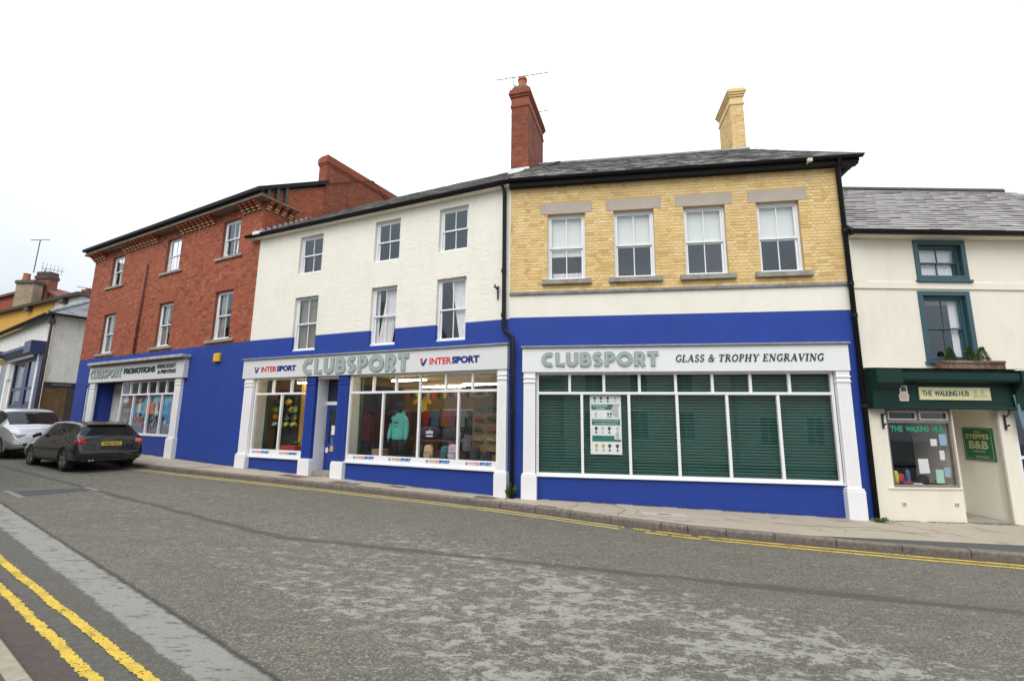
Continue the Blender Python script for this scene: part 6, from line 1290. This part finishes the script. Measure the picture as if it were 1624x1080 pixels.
def extras(t):
    for s in (-1, 1):
        MB().sqbox((0, 0, 0), .085, .155, .075, .45).build('tail_light', redl, t, smooth=True, loc=(-1.955, s * .70, .83), rot=(0, .38, s * .28))
        MB().sqbox((0, 0, 0), .05, .07, .06, .6).build('door_mirror', grey, t, smooth=True, loc=(.55, s * .95, 1.0)); MB().box(.53, .58, min(s * .85, s * .93), max(s * .85, s * .93), .97, .99).build('mirror_arm', mblack, t)
        MB().sqbox((0, 0, 0), .09, .012, .018, .5).build('door_handle', grey, t, loc=(-.35, s * .89, .82)); MB().sqbox((0, 0, 0), .16, .1, .07, .5).build('headlight', M['curtain_w'], t, smooth=True, loc=(2.0, s * .6, .64))
        MB().box(-1.0, 1.0, min(s * .86, s * .898), max(s * .86, s * .898), .27, .33).build('sill_trim', mblack, t, bevel=.01)
    pl_ = MB().box(-.012, .0, -.26, .26, -.056, .056).build('number_plate', plain('yellow plate', (.62, .40, .02), .4, .03), t, bevel=.004, loc=(-2.052, 0, .77), rot=(0, .17, 0))
    o = text_into(pl_, 'YG60 WUC', -.22, .22, -.036, .036, 0, mblack, 'plate_number', bold=.02, ext=.002)
    for v in o.data.vertices: x, y, z = v.co; v.co = (-.0125 + y, -x, z)
    rg = MB()
    for k in range(4): rg.tube([(0, (k - 1.5) * .042 + .03 * math.cos(a * .4488), .03 * math.sin(a * .4488)) for a in range(15)], .004, 5)
    rg.build('badge', M['galv'], t, loc=(-1.985, 0, .93), rot=(0, .4, 0))
    MB().box(-.006, 0, -.07, .07, -.012, .012).build('badge', M['galv'], t, loc=(-2.03, .55, .74), rot=(0, .2, 0))
    MB().sqbox((0, 0, 0), .12, .52, .02, .5).build('roof_spoiler', grey, t, smooth=True, loc=(-1.60, 0, 1.335), rot=(0, -.16, 0))
    q = MB(); q.box(-2.07, -1.9, -.7, .7, .27, .42); q.build('bumper_insert', plain('dark plastic', (.025, .025, .025), .7), t, bevel=.03)
    MB().box(-.008, 0, -.72, .72, -.009, .009).build('bumper_highlight', plain('bumper shine', (.12, .12, .12), .4), t, loc=(-2.075, 0, .52))  # paler strip painted as the highlight along the bumper
    for s in (-.2, -.12): MB().tube([(-2.09, s + .55 * 0 + .62, .3), (-1.95, s + .62, .3)], .028, 10).build('exhaust_pipe', M['galv'], t)
    MB().tube([(-1.3, 0, 1.38), (-1.5, 0, 1.46)], [.008, .003], 6).build('aerial', mblack, t)
CX, CY = (-12.19 - 14.4) / 2, (13.23 + 14.47) / 2; HD = math.atan2(14.47 - 13.23, -14.4 + 12.19)
n_ = (math.cos(HD + math.pi / 2), math.sin(HD + math.pi / 2))   # left of the car
ccx, ccy = CX - n_[0] * .78, CY - n_[1] * .78
car('parked_hatchback', 'dark grey three door hatchback parked with its rear towards the camera', (ccx, ccy, rz_(ccx, ccy)), HD, secs, grey, rules, (1.27, -1.27), .315, .755, extras).scale = (.92, .91, .94)
secs2 = [(-1.95, .7, .35, .8, .7, .6, .9), (-1.85, .84, .3, 1.0, .8, .66, 1.35), (-1.6, .87, .26, 1.02, .82, .62, 1.55), (-.8, .88, .24, 1.02, .84, .63, 1.60), (.0, .88, .24, 1.01, .84, .63, 1.58), (.45, .88, .24, 1.0, .84, .62, 1.48), (.9, .88, .24, .99, .83, .64, 1.22), (1.2, .88, .24, .97, .82, .66, 1.04), (1.55, .87, .25, .88, .79, .62, .95), (1.8, .84, .27, .76, .74, .58, .82), (1.93, .76, .3, .62, .68, .5, .66), (1.98, .62, .34, .5, .56, .4, .53)]
rules2 = {'side_window': lambda x, k, z: -1.4 < x < .75 and 4.25 < k < 5.8 and z > 1.03, 'windscreen': lambda x, k, z: .42 < x < 1.18 and k > 5.7}
def extras2(t):
    for s in (-1, 1):
        MB().sqbox((0, 0, 0), .2, .15, .085, .55).build('headlight', plain('headlamp', (.55, .58, .6), .12, .3, 30), t, smooth=True, loc=(1.74, s * .60, .73), rot=(0, .25, s * -.35))
        MB().sqbox((0, 0, 0), .05, .08, .06, .6).build('door_mirror', silver, t, smooth=True, loc=(.75, s * .97, 1.06))
    MB().sqbox((0, 0, 0), .05, .3, .065, .5).build('grille', mblack, t, smooth=True, loc=(1.92, 0, .70), rot=(0, -.3, 0)); MB().prism([(.045 * math.cos(a * .52), .045 * math.sin(a * .52)) for a in range(12)], -.01, .01).build('badge', M['galv'], t, loc=(1.97, 0, .73), rot=(0, 0, 1.5708))
    MB().sqbox((0, 0, 0), .05, .55, .05, .4).build('lower_grille', mblack, t, smooth=True, loc=(1.945, 0, .42)); MB().sqbox((0, 0, 0), .03, .6, .012, .4).build('bumper_strip', M['galv'], t, smooth=True, loc=(1.975, 0, .37))
    MB().box(1.975, 1.985, -.26, .26, .49, .6).build('number_plate', plain('white plate', (.7, .7, .68), .4), t); MB().box(1.05, 1.2, -.7, .7, 1.0, 1.03).build('wiper_panel', mblack, t)
    for s in (-.3, .2): MB().tube([(1.12, s, 1.05), (.95, s + .45, 1.16)], .008, 5).build('wiper', mblack, t)
sx_, sy_ = -17.2, 16.95
car('parked_silver_car', 'silver compact car parked nose to nose with the dark grey hatchback', (sx_, sy_, rz_(sx_, sy_)), -.51, secs2, silver, rules2, (1.25, -1.25), .305, .75, extras2)
# ------------------------------------------------------------------ weeds
def weed(name, label, loc, n, hgt, spread, seed):
    t = thing(name, label, 'weed', loc); r = random.Random(seed); m_ = MB(); st_ = MB()
    for i in range(n):
        a = r.uniform(0, 6.283); tip = Vector((math.cos(a) * spread * r.random(), math.sin(a) * spread * r.random() * .6, hgt * r.uniform(.4, 1))); st_.tube([(0, 0, 0), tip * .6, tip], .003, 4, caps=False)
        for _ in range(14):
            f = r.uniform(.25, 1); c = tip * f; d = Vector((r.uniform(-1, 1), r.uniform(-1, 1), r.uniform(-.2, .9))).normalized(); e = d.cross(Vector((r.uniform(-1, 1), r.uniform(-1, 1), 1))).normalized(); s = r.uniform(.015, .035)
            m_.mesh([c, c + d * s + e * s * .45, c + d * s * 2.1, c + d * s - e * s * .45], [(0, 1, 2), (0, 2, 3)], 0, r.random())
    m_.build('leaves', WLEAF, t); st_.build('stem', WLEAF, t)
WLEAF = brickmat('weed leaf', [(.03, .08, .015), (.07, .16, .03), (.11, .22, .05), (.05, .11, .02)], dirt=.1)
x, y, _ = wpt('yellow', .1, -.14, 0); weed('weed', 'leafy green weed at the foot of the downpipe between two shops', (x, y, gz(x, y)), 26, .36, .2, 1)
x, y, _ = wpt('yellow', 7.4, -.2, 0); weed('weed', 'low green weed at the base of the right hand downpipe', (x, y, gz(x, y)), 14, .07, .22, 2)
